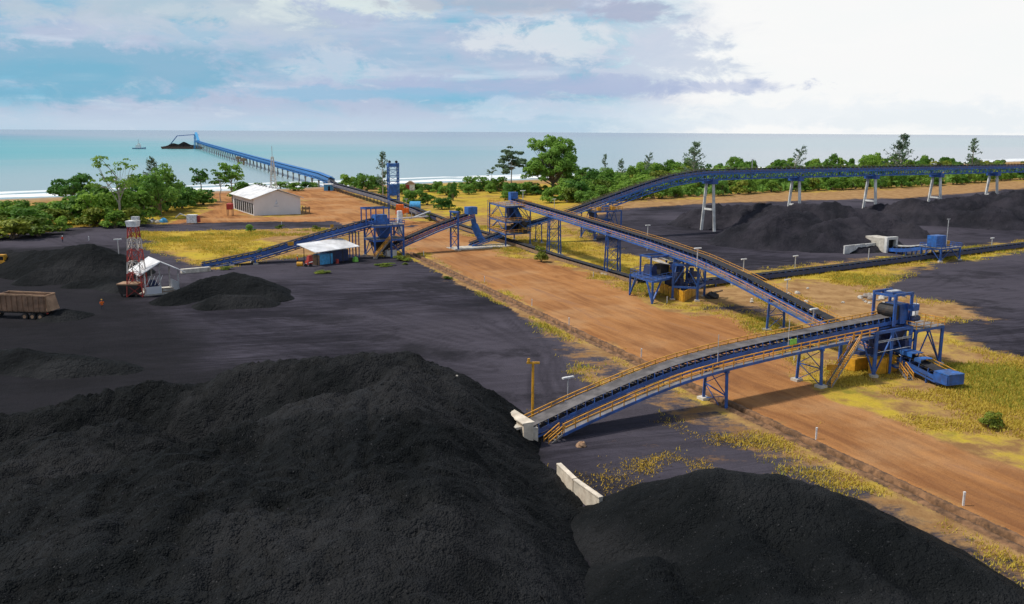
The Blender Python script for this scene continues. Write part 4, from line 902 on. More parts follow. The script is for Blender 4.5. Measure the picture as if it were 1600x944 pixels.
for k in range(4): cl.bar(along(c5_, -8.0 + k * .9, -.8, -.1), along(c5_, -8.0 + k * .9, -.8, 7.2), .28)
cl.build('column', BLUE, t5)
MB().box(along(c5_, 3.0, 1.0, .9), (3.0, 2.6, 1.8), RZ1).build('motor_base', CONCW, t5)
stairs(t5, along(c5_, 1.5, 4.8, 5.0), along(c5_, -3.0, 4.9, .4), .9, rail=ORANGE, th=.12)

# --- mid tower T3 under C2
c3_ = (36.5, 186.0)
u3 = Vector((.855, .518, 0))
t3 = thing('transfer_tower', 'blue transfer station with cantilever deck and ochre guard panels under long conveyor', 'transfer tower', (33, 186, 0))
f3 = (35.0, 180.2)
tower_frame(t3, [Vector((33.2, 180.5, 0)), Vector((38.0, 179.0, 0)), Vector((40.5, 184.0, 0)), Vector((35.4, 186.0, 0))], [3.0, 7.6], .42, plats=(), brace_levels=(1,))
for cpt in ((33.8, 183.0), (36.6, 183.6)): MB().bar(Vector((*cpt, 0)), Vector((*cpt, 8.6)), .45).build('column', BLUE, t3)
pl = [G(985, 428, 4.6), G(1020, 440, 4.6), G(1072, 428, 4.6), G(1030, 414, 4.6)]
pl[2] = pl[1] + (pl[2] - pl[1]) * .8; pl[3] = pl[0] + (pl[2] - pl[1])
MB().hexa([p + Vector((0, 0, -.4)) for p in pl] + list(pl)).build('platform', BLUE, t3)
mr = MB()
for i in range(4):
    a, b_ = pl[i], pl[(i + 1) % 4]
    for j in range(6): q = a.lerp(b_, j / 6); mr.bar(q, q + Vector((0, 0, 1.1)), .09)
    for h_ in (1.1, .55): mr.bar(a + Vector((0, 0, h_)), b_ + Vector((0, 0, h_)), .08)
mr.build('handrail', BLUE, t3)
for p in pl[:2]:
    lg = MB(); ft = Vector((p.x, p.y, -.1)); lg.bar(ft, p, .4)
    e1 = (pl[1] - pl[0]).normalized(); e2 = (pl[3] - pl[0]).normalized()
    lg.bar(ft + Vector((0, 0, .3)), p + e2 * 3.2 + Vector((0, 0, -.3)), .28); lg.bar(ft + Vector((0, 0, .3)), p + (e1 if p is pl[0] else -e1) * 2.6 + Vector((0, 0, -.3)), .28)
    lg.build('column', BLUE, t3)
hf = MB(); pc = (pl[0] + pl[2]) / 2; pcc = (pc.x, pc.y)
for b_ in (-1.7, 1.7): q = along(pcc, -2.6, b_, 4.6); hf.bar(q, q + Vector((0, 0, 4.0)), .34); hf.bar(along(pcc, -2.8, b_, 8.7), along(pcc, 4.6, b_, 8.7), .34)
hf.bar(along(pcc, -2.6, -1.7, 8.7), along(pcc, -2.6, 1.7, 8.7), .32); hf.build('head_frame', BLUE, t3)
MB().taper(along(pcc, -1.4, 0, 4.7), (2.0, 2.4), (1.4, 2), 2.0, RZ1).tube(along(pcc, -1.4, -1.2, 6.2), along(pcc, -1.4, 1.4, 6.2), .7, n=12).build('gearbox', DKBLUE, t3)
MB().box(along(pcc, 1.6, .2, 5.7), (2.4, 2.2, 2.2), RZ1).build('drive_house', DKSTEEL, t3)
for s_, zz in ((-.8, 7.5), (2.6, 7.5)):
    rf = MB(); a = along(pcc, s_, -1.9, zz + .3); b_ = along(pcc, s_ + 2.7, -1.9, zz + .1); a2 = along(pcc, s_ + .4, 2.2, zz - .2); b2 = along(pcc, s_ + 3.1, 2.2, zz - .8)
    rf.hexa([a, a2, b2, b_] + [x + Vector((0, 0, .12)) for x in (a, a2, b2, b_)]).build('motor_roof', mat('dusty_sheet_roof', (.55, .50, .43), .7, corr=('X', 2.0)), t3)
for a in (4.6, 6.4):
    for b_ in (-1.8, 1.5): MB().bar(along(pcc, a, b_, -.1), along(pcc, a, b_, 8.6), .36).build('column', BLUE, t3)
MB().taper(along(pcc, 5.5, 0, 1.8), (2.4, 2.6), (2.0, 2.0), 5.0, RZ1).build('hopper', DKBLUE, t3)
MB().box(along((pc.x, pc.y), 3.2, 1.2, 5.6), (1.1, .8, 1.5), RZ1).build('motor', YELLOW, t3)
gd = MB()
gA, gB, gC = G(1030, 457), G(1068, 473), G(1086, 462)
for a, b_ in ((gA, gB), (gB, gC)):
    n = max(1, int((b_ - a).length / 2.4)); 
    for j in range(n):
        p0 = a.lerp(b_, j / n + .02); p1 = a.lerp(b_, (j + 1) / n - .02); gd.bar(p0 + Vector((0, 0, 1.2)), p1 + Vector((0, 0, 1.2)), .15, 2.2)
gd.build('guard_panel', YELLOW, t3)
for k in range(14): p = Vector((rnd.uniform(33.5, 39), rnd.uniform(181, 186), rnd.uniform(2.4, 6.5))); MB().box(p, (rnd.uniform(.6, 1.8), rnd.uniform(.5, 1.5), rnd.uniform(.5, 1.8)), RZ1).build('duct', DKBLUE, t3)

# --- reclaim tunnel, C8 and station T6 on the right
pt = G(1391, 394)
U8 = Vector((.385, -.923, 0)).normalized(); N8 = Vector((-.923, -.385, 0)).normalized(); RZ8 = math.atan2(U8.y, U8.x)
def al8(c, a, b_, z=0.0): return Vector((c.x + U8.x * a + N8.x * b_, c.y + U8.y * a + N8.y * b_, z))
tn = thing('tunnel_portal', 'white concrete tunnel mouth at the foot of the long grey stockpile', 'tunnel portal', (pt.x, pt.y, 0))
for b_ in (1.75, -1.75): MB().box(al8(pt, 0, b_, 1.75), (1.0, .7, 3.9), RZ8).build('side_jamb', CONCW, tn)
MB().box(al8(pt, 0, 0, 4.1), (1.05, 4.2, .8), RZ8).build('lintel', CONCW, tn)
MB().box(al8(pt, -3.2, 0, 1.8), (5.0, 2.8, 3.6), RZ8).build('tunnel_dark', DARK, tn)
for b_ in (1.9, -1.9): MB().box(al8(pt, -4.2, b_, 1.7), (7.4, .5, 3.8), RZ8).build('side_wall', CONC, tn)
MB().box(al8(pt, -4.2, 0, 3.85), (7.4, 4.3, .4), RZ8).build('roof_slab', CONC, tn)
def wing(a, b_, z, label): return wall_panel('wing_wall', label, a, b_, z, z, .4, CONCW, 'white wing wall panels by the tunnel')
wl = [G(1318, 397), G(1335, 395), G(1351, 393.5), G(1371, 391.5)]
for i, lb in enumerate(('white wing wall panel at far left, half sunk in coal', 'white wing wall panel in the middle of the row behind the small mound', 'white wing wall panel nearest the tunnel mouth')):
    a = wl[i].lerp(wl[i + 1], .02); b_ = wl[i].lerp(wl[i + 1], .98); wing(a, b_, 2.3, lb)
P8 = Path([al8(pt, -2, 0, 1.3), al8(pt, 6, 0, 2.0), al8(pt, 16.5, 0, 4.2)], 1.2, 1)
P8.n = [n if n.x < 0 else -n for n in P8.n]
k8 = thing('belt_conveyor', 'stubby blue conveyor coming out of the white tunnel mouth', 'conveyor', (P8.p[0].x, P8.p[0].y, 0))
conveyor(k8, P8, hw=.95, belt=BELTC, walk=False, far_rail=False, isp=1.6); short_legs(k8, P8, 2, P8.L, 3.5, .3)
MB().sweep(P8.p, P8.n, rect(1.2, 1.3, -1.2, -.2)).build('side_plate', BLUE, k8)
MB().sweep(P8.p, P8.n, rect(-1.6, -1.45, .2, .6)).build('side_board', CONCW, k8)
g6 = al8(pt, 17.5, 0)
t6 = thing('transfer_tower', 'small blue transfer deck with tall light mast astride the low conveyor', 'transfer tower', (g6.x, g6.y, 0))
tower_frame(t6, [along(g6, -3.5, 2.6), along(g6, 5.0, 2.6), along(g6, 5.0, -3.4), along(g6, -3.5, -3.4)], [3.6], .4, plats=(0,), rails=(0,), rail=BLUE, th=.12)
MB().box(along(g6, -.8, -.8, 5.3), (4.4, 2.8, 3.0), RZ1).build('drive_house', BLUE2, t6)
MB().box(along(g6, 2.4, .2, 4.5), (1.2, 1, 1.4), RZ1).build('motor', YELLOW, t6)
MB().tube(along(g6, .2, 1.5, 3.6), along(g6, .2, 1.5, 11.5), .1, n=6).bar(along(g6, -.5, 1.5, 11.4), along(g6, .9, 1.5, 11.4), .15).build('light_mast', STEEL, t6)

# --- take-up tower by the jetty conveyor
tk = (-53.2, 398)
tt_ = thing('take_up_tower', 'tall slim bright blue tower with hanging weight box near the shore', 'tower', (tk[0], tk[1], 0))
qs = quad_at(tk, (-.385, .923), (.923, .385), 2.6, 4.4)
for c in qs: MB().bar(Vector((c.x, c.y, -.2)), Vector((c.x, c.y, 20.2)), .5).build('column', BLUE2, tt_)
lt = MB()
for k in range(7):
    z0, z1 = 1.5 + k * 2.6, 4.1 + k * 2.6
    for i in range(4):
        a, b_ = qs[i], qs[(i + 1) % 4]; lt.bar(a + Vector((0, 0, z0)), b_ + Vector((0, 0, z1)), .14); lt.bar(b_ + Vector((0, 0, z1)), a + Vector((0, 0, z1)), .18)
lt.build('lattice', BLUE2, tt_)
MB().box((tk[0], tk[1], 19.2), (4.9, 3.4, 1.5), math.atan2(.385, .923)).build('top_box', BLUE2, tt_)
MB().box((tk[0], tk[1], 8.2), (3.6, 2.4, 5.0), math.atan2(.385, .923)).build('weight_box', BLUE2, tt_)
MB().tube((tk[0] - 1.5, tk[1], 20.6), (tk[0] - 1.5, tk[1] + .6, 20.6), .6, n=12).tube((tk[0] + 1.5, tk[1], 20.6), (tk[0] + 1.5, tk[1] + .6, 20.6), .6, n=12).build('sheave', DKSTEEL, tt_)

# drive station near it
ds_ = thing('drive_station', 'orange drive machine with round blue guard beside the low conveyor', 'machine', (*G(640, 340).xy, 0))
p = G(625, 338); MB().taper((p.x, p.y, .8), (3.4, 2.6), (2.8, 2.2), 4.0).box((p.x + 2.6, p.y - .4, 2.4), (2.2, 1.6, 2.0)).build('motor_housing', ORVEST, ds_)
p2 = D(649, 322, 372); MB().tube(p2 - Vector((2.2, .4, 0)), p2 + Vector((2.2, -.4, 0)), 2.0, n=16).build('round_guard', LTBLUE, ds_)
fr = MB()
for k in range(7): q = G(622 + k * 7, 342 - k * .4); fr.bar((q.x, q.y, -.1), (q.x, q.y, 2.2), .3)
a = G(620, 342, 2.2); b_ = G(668, 338, 2.2); fr.bar(a, b_, 1.2, .4); fr.bar(G(640, 342, 1.5), G(672, 330, 3.5), .8, .3); fr.build('base_frame', STEEL, ds_)

# ------------------------------------------------------------------ jetty
PJ = Path([(-110.5, 545, 5.0), (-128.3, 595.4, 5.4), (-181.2, 722, 5.8), (-262.1, 916, 6.5), (-401.6, 1250, 8.5), (-560, 1630, 11.0), (-640, 1822, 13.0)], 6, 1)
PJ.n = [n if n.x < 0 else -n for n in PJ.n]
PILEC = mat('weathered_pile_concrete', (.20, .18, .16), .9, var=.3)
JBLUE = mat('sea_worn_blue_paint', (.018, .15, .42), .5, dirt=(.03, .1, .25), dirt_amt=.4)
kj = thing('loading_jetty', 'very long blue conveyor jetty on piles running far out to sea', 'jetty', (-110.5, 545, -4))
MB().sweep(PJ.p, PJ.n, [(-1.0, .1), (1.0, .1), (1.0, .16), (-1.0, .16)]).build('belt', BELTC, kj)
MB().sweep(PJ.p, PJ.n, [(-1.8, -.4), (1.8, -.4), (1.8, -.1), (-1.8, -.1)]).build('deck', DECK, kj)
gl = MB()
gl.sweep(PJ.p, PJ.n, [(1.9, -1.2), (2.05, -1.0), (2.05, .5), (1.9, .5)]); gl.sweep(PJ.p, PJ.n, [(-2.05, -1.0), (-1.9, -1.0), (-1.9, .5), (-2.05, .5)])
gl.sweep(PJ.p, PJ.n, [(-1.3, 1.0), (-.7, 1.5), (.7, 1.5), (1.3, 1.0), (1.3, .9), (.7, 1.4), (-.7, 1.4), (-1.3, .9)])
gl.build('gallery', JBLUE, kj)
truss(kj, PJ, 2, PJ.L - 4, -1.9, 1.9, -1.1, -2.9, 6.5, .4, m=JBLUE)
pk = 18.0; ct = 0
while pk < PJ.L and ct < 70:
    mbp = MB()
    for u in (-1.8, 1.8):
        a = PJ.off(pk, u, -3.2); q = PJ.off(pk, u * 1.7, 0); mbp.tube(Vector((q.x, q.y, -9)), a, .42, n=8)
    mbp.bar(PJ.off(pk, -2.6, -3.3), PJ.off(pk, 2.6, -3.3), .9, .8); mbp.build('pile_bent', PILEC, kj); pk += 26 + pk * .01; ct += 1
for px, py, Yd in ((368, 247, 1050), (383, 243, 1000)):
    q = D(px, py, Yd); i = PJ.near(q.x, q.y); q = PJ.p[i]; MB().box((q.x - 2, q.y - 3, q.z - 5), (5, 6, 3)).box((q.x - 2, q.y - 3, q.z - 9), (1.5, 1.5, 7)).build('landing', RUST, kj)
he = PJ.p[-1]
ld = thing('ship_loader', 'tall blue ship loader tower at the seaward end of the jetty', 'ship loader', (he.x, he.y, -4))
lm = MB()
for a in (-4, 4):
    for b_ in (-4, 4): lm.bar((he.x + a, he.y + b_, -4), (he.x + a * .6, he.y + b_ * .6, he.z + 12), 1.2)
for z in (2, 10, 18, he.z + 11): lm.bar((he.x - 4, he.y - 4, z), (he.x + 4, he.y - 4, z), .9); lm.bar((he.x - 4, he.y + 4, z), (he.x + 4, he.y + 4, z), .9)
lm.build('tower_frame', LTBLUE, ld)
e0 = PJ.p[-12]; MB().bar((e0.x, e0.y, e0.z + .5), (he.x, he.y, he.z + 15), 4.5, 3.0).build('incline_gallery', LTBLUE, ld)
MB().bar((he.x, he.y, he.z + 12), (he.x - 42, he.y + 10, he.z + 9), 1.4, 1.2).build('boom', BLUE, ld)
MB().bar((he.x - 42, he.y + 10, he.z + 9), (he.x - 60, he.y + 12, 2), 1.3).build('chute', BLUE, ld)
# barge with coal, tug and launch
bg = D(284, 217, 1830); bg.z = -4; bx, by = he.x - 34, he.y + 10
bar_ = thing('barge', 'flat barge heaped with dark coal moored under the ship loader', 'barge', (bx, by, -4))
hl = MB(); hl.taper((bx, by, -5), (74, 17), (78, 19), 5.5, .12); hl.build('hull', mat('rusty_hull', (.16, .07, .05), .8, dirt=(.05, .04, .04), dirt_amt=.6), bar_)
cm = MB(); V_ = []; na, nb = 28, 9
for i in range(na):
    for j in range(nb):
        u = i / (na - 1) * 2 - 1; v = j / (nb - 1) * 2 - 1
        h_ = .5 + 10 * max(0, 1 - abs(u) ** 1.6) * max(0, 1 - v * v) * (0.75 + .25 * math.sin(u * 9)) + rnd.uniform(-.5, .5); V_.append((bx + u * 36, by + v * 8 + u * 4, h_))
cm.add(V_, [(i * nb + j, (i + 1) * nb + j, (i + 1) * nb + j + 1, i * nb + j + 1) for i in range(na - 1) for j in range(nb - 1)]); cm.build('coal_load', COALN, bar_)
def boat(name, label, c, L_, m, cat):
    o = thing(name, label, cat, (c.x, c.y, -4)); 
    h_ = MB(); sec = [(-.5, .30, 0), (-.2, .36, 0), (.2, .34, .1), (.5, .03, .9)]
    V_ = []
    for x, w_, rise in sec:
        for y, z in ((-w_ * .6, -1), (w_ * .6, -1), (w_, 1.4 + rise), (-w_, 1.4 + rise)): V_.append((c.x + x * L_, c.y + y * L_ * .55, -4 + z * L_ / 16))
    h_.add(V_, [(3, 2, 1, 0), (12, 13, 14, 15)] + [(i * 4 + j, i * 4 + (j + 1) % 4, (i + 1) * 4 + (j + 1) % 4, (i + 1) * 4 + j) for i in range(3) for j in range(4)]).build('hull', m, o)
    MB().box((c.x - L_ * .08, c.y, -4 + L_ * .19), (L_ * .34, L_ * .24, L_ * .22)).box((c.x - L_ * .02, c.y, -4 + L_ * .36), (L_ * .16, L_ * .16, L_ * .14)).build('cabin', WHITE_P, o)
    MB().bar((c.x - L_ * .05, c.y, -4 + L_ * .4), (c.x - L_ * .05, c.y, -4 + L_ * .75), L_ * .025).build('mast', STEEL, o)
    return o
boat('tugboat', 'white tugboat waiting left of the coal barge', Vector((he.x - 108, he.y - 20, 0)), 26, mat('tug_hull', (.25, .33, .45), .6), 'boat')
q = G(312, 232, -4); boat('work_boat', 'small ochre work boat beside the jetty piles', q, 18, RUST, 'boat')
#@@PART3
# ------------------------------------------------------------------ buildings
W1 = G(397, 337); W2 = G(470, 334)
wu = (W2 - W1); Wd = wu.length; wu.normalize(); wv_ = Vector((-wu.y, wu.x, 0)); WL = 36.0; EH = 6.9; RH = 10.2
wh_ = thing('warehouse', 'long white warehouse with gabled corrugated roof beyond the yellow grass', 'building', (W1.x, W1.y, 0))
def wp(a, b_, z): return W1 + wu * a + wv_ * b_ + Vector((0, 0, z))
mb = MB(); pent = lambda b_: [wp(0, b_, -.3), wp(Wd, b_, -.3), wp(Wd, b_, EH), wp(Wd / 2, b_, RH - .2), wp(0, b_, EH)]
mb.add(pent(0) + pent(WL), [(0, 1, 2, 3, 4), (9, 8, 7, 6, 5), (1, 6, 7, 2), (0, 4, 9, 5), (0, 5, 6, 1)]); mb.build('wall', WALLG, wh_)
rf = MB()
for s_ in (0, 1):
    e = -1.3 if s_ == 0 else Wd + 1.3; ze = EH - 1.3 * (RH - EH) / (Wd / 2) + .1
    a = [wp(e, -1.2, ze), wp(e, WL + .8, ze), wp(Wd / 2, WL + .8, RH + .1), wp(Wd / 2, -1.2, RH + .1)]
    rf.hexa(a + [p + Vector((0, 0, .18)) for p in a])
rfo = rf.build('roof', ROOFW, wh_)
for k in range(6):
    c = wp(Wd / 2 - .2, 5 + k * 5, RH + .6); MB().tube(c - Vector((0, 0, .5)), c + Vector((0, 0, .35)), .45, n=8).build('roof_vent', STEEL, rfo)
for k in range(9):
    MB().box(wp(-.06, 2.2 + k * 3.7, 2.6), (.12, 2.4, 4.2), math.atan2(wu.y, wu.x)).build('window', DARK, wh_)
em = MB(); ec = wp(Wd * .48, -.03, 4.2)
em.add([ec + wu * x + Vector((0, 0, z)) for x, z in ((-.7, 0), (.7, 0), (.45, .8), (.1, 2.2), (-.3, 1.0))] + [ec + wu * x - wv_ * .06 + Vector((0, 0, z)) for x, z in ((-.7, 0), (.7, 0), (.45, .8), (.1, 2.2), (-.3, 1.0))], [(0, 1, 2, 3, 4), (9, 8, 7, 6, 5)] + [(i, i + 5, (i + 1) % 5 + 5, (i + 1) % 5) for i in range(5)])
em.box(ec + Vector((0, 0, -.7)), (2.2, .1, .35), math.atan2(wu.y, wu.x)); em.build('wall_emblem', mat('faded_blue_emblem', (.48, .55, .66), .6), wh_)

# shed with white roof beside crusher tower
sA = G(496, 416); sB = G(556, 408); su = (sB - sA); SL = su.length; su.normalize(); sv_ = Vector((-su.y, su.x, 0)); srz = math.atan2(su.y, su.x)
sh = thing('equipment_shed', 'open shed with white sheet roof and blue container beside crusher tower', 'shed', (sA.x, sA.y, 0))
def spx_(a, b_, z): return sA + su * a + sv_ * b_ + Vector((0, 0, z))
P = [spx_(-1.2, -1.0, 3.6), spx_(SL + .6, -1.0, 3.9), spx_(SL - .2, 6.0, 5.6), spx_(-1.8, 6.0, 5.2)]
MB().hexa(P + [p + Vector((0, 0, .14)) for p in P]).build('roof', ROOFW, sh)
for a in (0, SL * .33, SL * .66, SL):
    for b_ in (0, 5.5): MB().bar(spx_(a, b_, -.1), spx_(a, b_, 3.7 + b_ * .27), .16).build('post', DKSTEEL, sh)
ct_ = MB(); ct_.box(spx_(3.4, 2.0, 1.4), (4.2, 2.6, 2.7), srz); ct_.build('container', LTBLUE, sh)
MB().box(spx_(.9, 2.0, 1.3), (.9, 2.6, 2.6), srz).build('timber_end', TIMBER, sh)
MB().box(spx_(SL * .66, 3.6, 1.6), (SL * .55, 3.2, 3.0), srz).build('dark_container', DKBLUE, sh)
q = spx_(-2.2, .6, 0)
rm = thing('pump_set', 'bright red pump set parked at the left end of the white roofed shed', 'machine', tuple(q))
MB().box(q + Vector((0, 0, 1.1)), (1.5, 1.2, .9), srz).taper(q + Vector((.2, .2, 1.5)), (1.3, 1.0), (1.0, .9), 1.4, srz).build('engine_body', RED, rm)
for k in (-.6, .6): MB().tube(q + Vector((k, -.7, .45)), q + Vector((k, -.45, .45)), .45, n=12).build('wheel', RUBBER, rm)
MB().bar(q + Vector((-.6, -.5, .9)), q + Vector((1.2, -1.0, 1.5)), .2).build('hose_pipe', WHITE_P, rm)
def drum(name, label, p, m, r=.45, h_=1.1, lying=False):
    mb = MB(); p = Vector(p)
    if lying: mb.tube(p + Vector((-h_ / 2, 0, r)), p + Vector((h_ / 2, 0, r)), r, n=14)
    else:
        mb.tube(p, p + Vector((0, 0, h_)), r, n=14)
        for z in (.3, .65): mb.tube(p + Vector((0, 0, h_ * z)), p + Vector((0, 0, h_ * z + .06)), r * 1.05, n=14)
    return tag(mb.build(name, m, org=tuple(p)), label, 'drum')
drum('oil_drum', 'yellow drum lying left of the red pump set', q + Vector((-2.4, .6, 0)), YELLOW, .6, 1.5, True)
drum('oil_drum', 'red drum standing by the blue container of the shed', spx_(6.2, -.2, 0), RED, .4, 1.2)
tag(MB().taper(tuple(spx_(11.4, -1.2, 0)), (1.3, 1.0), (1.0, .8), 1.2, srz).box(spx_(11.4, -1.2, 1.3), (.5, .4, .3), srz).build('green_bin', GREENP, org=tuple(spx_(11.4, -1.2, 0))), 'bright green bin at the right end of the white roofed shed', 'bin')

# open sided hut on the left
hA = G(228, 462); hB = G(280, 457); hu = (hB - hA); HL = hu.length; hu.normalize(); hv = Vector((-hu.y, hu.x, 0)); hrz = math.atan2(hu.y, hu.x)
hut = thing('open_hut', 'open sided hut with white gabled roof beside red and white lattice tower', 'hut', (hA.x, hA.y, 0))
def hp_(a, b_, z): return hA + hu * a + hv * b_ + Vector((0, 0, z))
rf = MB()
for s_ in (0, 1):
    e = -1.3 if s_ == 0 else HL + 1.3
    a = [hp_(e, -1.2, 4.3), hp_(e, 8.4, 4.3), hp_(HL * .45, 8.4, 6.9), hp_(HL * .45, -1.2, 6.9)]; rf.hexa(a + [p + Vector((0, 0, .15)) for p in a])
rf.build('roof', ROOFW, hut)
for a in (0, HL * .45, HL):
    for b_ in (0, 7): MB().bar(hp_(a, b_, -.1), hp_(a, b_, 4.7 + (1.9 if a not in (0, HL) else 0)), .22).build('post', STEEL if a else WHITE_P, hut)
MB().box(hp_(HL / 2, 3.5, .1), (HL + 1, 8, .3), hrz).build('floor_slab', CONC, hut)
MB().box(hp_(HL * .25, -.1, 1.0), (HL * .45, .12, 1.5), hrz).build('half_wall', WALLG, hut); MB().box(hp_(HL, 3, 1.2), (.12, 6, 2.0), hrz).build('half_wall', WALLG, hut)
MB().box(hp_(HL * .68, -.1, 1.1), (HL * .32, .14, .14), hrz).box(hp_(HL * .68, -.1, .5), (HL * .32, .14, .14), hrz).bar(hp_(HL * .5, -.1, .1), hp_(HL * .5, -.1, 1.3), .14).build('timber_rail', TIMBER, hut)
MB().box(hp_(HL * .35, 3.5, 1.0), (1.8, 1.4, 1.7), hrz).taper(hp_(HL * .35, 3.5, 1.85), (1.6, 1.2), (.7, .6), .8, hrz).build('generator', DKBLUE, hut)
for k in range(4): MB().bar(hp_(.3 + k * .8, 0, 2.0), hp_(1.2 + k * .8, 0, 4.0), .1).build('roof_brace', WHITE_P, hut)

# red and white lattice tower
rt_, top_z = hgt(216, 462, 345)
lt_ = thing('lattice_tower', 'red and white lattice tower with white basket top beside the hut', 'tower', tuple(rt_))
WHITE_D = mat('weathered_white_paint', (.62, .56, .50), .7, dirt=(.35, .2, .15), dirt_amt=.6); nseg = 6; b0, b1 = 1.65, .8; zt = top_z - 1.2
def lp(i, z):
    k = z / zt; r = b0 * (1 - k) + b1 * k; sx, sy = ((-1, -1), (1, -1), (1, 1), (-1, 1))[i]; return rt_ + Vector((sx * r, sy * r, z))
for sgi in range(nseg):
    z0, z1 = zt * sgi / nseg, zt * (sgi + 1) / nseg; m_ = RED if sgi % 2 == 1 else WHITE_D
    if sgi == 0: m_ = RED
    mb = MB()
    for i in range(4):
        mb.bar(lp(i, z0), lp(i, z1), .19); j = (i + 1) % 4
        mb.bar(lp(i, z0), lp(j, z1), .09); mb.bar(lp(j, z0), lp(i, z1), .09); mb.bar(lp(i, z1), lp(j, z1), .12)
    mb.build('tower_section', (RED, WHITE_P, RED, WHITE_P, WHITE_P, RED)[sgi] if False else m_, lt_)
MB().taper(rt_ + Vector((0, 0, zt)), (1.9, 1.9), (2.3, 2.3), 1.2).build('basket', WHITE_P, lt_)
MB().box(rt_ + Vector((.6, 0, zt + 1.7)), (1.4, 1, .7)).build('floodlight', STEEL, lt_)

# pale lattice mast behind the warehouse
mg = Vector((-134.5, 502, 0))
ms_ = thing('radio_mast', 'thin pale lattice mast rising behind the warehouse', 'mast', tuple(mg))
mb = MB(); zt = 19.5
def mp_(i, z): r = 1.7 * (1 - z / zt) + .5 * z / zt; sx, sy = ((-1, -1), (1, -1), (1, 1), (-1, 1))[i]; return mg + Vector((sx * r, sy * r, z))
for s_ in range(9):
    for i in range(4): mb.bar(mp_(i, zt * s_ / 9), mp_(i, zt * (s_ + 1) / 9), .28); mb.bar(mp_(i, zt * s_ / 9), mp_((i + 1) % 4, zt * (s_ + 1) / 9), .15); mb.bar(mp_(i, zt * (s_ + 1) / 9), mp_((i + 1) % 4, zt * (s_ + 1) / 9), .15)
mb.build('lattice', CONCW, ms_); MB().bar(mg + Vector((0, 0, zt)), mg + Vector((0, 0, zt + 6)), .2).build('antenna', STEEL, ms_)

# red tank on its stand, white tank trailer, beach hut, blue kiosk
q, z = hgt(360, 337, 318); rtk = thing('tank_stand', 'small red tank on thin legs left of the warehouse', 'tank', tuple(q))
MB().box(q + Vector((0, 0, z - 1.3)), (2.3, 2.0, 2.2)).taper(q + Vector((0, 0, z - .2)), (2.4, 2.1), (1.2, 1), .4).build('tank', RED, rtk)
for a in (-1, 1):
    for b_ in (-.8, .8): MB().bar(q + Vector((a, b_, -.1)), q + Vector((a, b_, z - 2.3)), .2).build('leg', RUST, rtk)
q, z = hgt(301, 349, 334); wt = thing('water_tank', 'white box tank with a long white pipe reaching left on the grass', 'tank', tuple(q))
MB().taper(q + Vector((0, 0, .2)), (3.6, 2.6), (3.4, 2.4), 3.0).build('tank_body', WHITE_P, wt)
MB().bar(q + Vector((-1.8, 0, 2.5)), q + Vector((-4.4, -.3, 3.6)), .28).bar(q + Vector((-4.4, -.3, 3.6)), q + Vector((-6.0, -.5, 2.2)), .25).build('pipe_arm', WHITE_P, wt)
MB().box(q + Vector((2.2, .4, 1.6)), (.8, 1.4, 2.4)).build('pump_box', RED, wt)
q, z = hgt(641, 303, 287); bh = thing('beach_hut', 'tiny red and white hut on the beach behind the blue tower', 'hut', tuple(q))
MB().box(q + Vector((0, 0, z / 2 + 1)), (5, 4, z - 2)).build('wall', WHITE_P, bh)
MB().box(q + Vector((-1.3, -2.06, z / 2 + 1)), (2.3, .1, z - 3)).build('door', RED, bh); MB().taper(q + Vector((0, 0, z - .2)), (6, 5), (1, 4.6), 1.6).build('roof', RUST, bh)
for a in (-2, 2):
    for b_ in (-1.6, 1.6): MB().bar(q + Vector((a, b_, -.5)), q + Vector((a, b_, 2)), .35).build('stilt', TIMBER, bh)
q = G(514, 298); ks = thing('kiosk', 'small blue kiosk with pale roof at the landward end of the jetty', 'kiosk', tuple(q))
MB().box(q + Vector((0, 0, 1.8)), (5, 4, 3.6)).build('wall', LTBLUE, ks); MB().taper(q + Vector((0, 0, 3.6)), (6, 5), (5.6, 4.6), .4).build('roof', WHITE_P, ks); MB().box(q + Vector((.5, -2.05, 1.4)), (1.2, .1, 2.4)).build('door', DARK, ks)
q = G(479, 334); bn = thing('timber_rack', 'dark timber rack standing right of the warehouse wall', 'rack', tuple(q))
for a in (-1.6, -.3, 1.2): MB().bar(q + Vector((a, 0, -.1)), q + Vector((a, 0, 3.0)), .35).build('post', TIMBER, bn)
MB().box(q + Vector((-.2, 0, 2.2)), (3.4, 1.2, .9)).build('rack_box', TIMBER, bn)

# rubbish heap and boulders
def rock(name, label, p, r, cat='rock', group=None, m=ROCK):
    mb = MB(); mb.ball((p[0], p[1], p[2] + r * .35), (r * rnd.uniform(.8, 1.3), r * rnd.uniform(.8, 1.2), r * rnd.uniform(.6, .9)), seg=8, ring=5, jit=.22)
    return tag(mb.build(name, m, org=tuple(p)), label, cat, group)
for k in range(9):
    p = G(222 + rnd.uniform(-6, 34), 348 + rnd.uniform(-3, 1)); rock('rubbish_bag', 'pale bundle in the rubbish heap below the tall thin tree', p, rnd.uniform(.7, 1.6), 'rubbish', 'rubbish heaped at the edge of the bushes', (ROCK, WHITE_P, CONC, LTBLUE)[k % 4] if k != 5 else ROCK)
for k in range(26):
    p = G(1368 + rnd.gauss(0, 20), 467 + rnd.gauss(0, 5)); rock('boulder', 'pale boulder in the loose scatter left of the blue head frame', p, rnd.uniform(.25, .65), 'rock', 'boulders scattered on the brown field', (ROCK, CONC)[k % 2])
for k in range(10):
    p = G(1160 + rnd.uniform(-20, 110), 455 + rnd.uniform(-12, 22)); rock('boulder', 'lone pale stone on the brown field behind the long conveyor', p, rnd.uniform(.3, .6), 'rock', 'stones on the brown field', CONC)
q = G(1112, 466); lg_ = thing('scrap_heap', 'dark scrap lump with a timber beam right of the ochre panels', 'scrap', tuple(q))
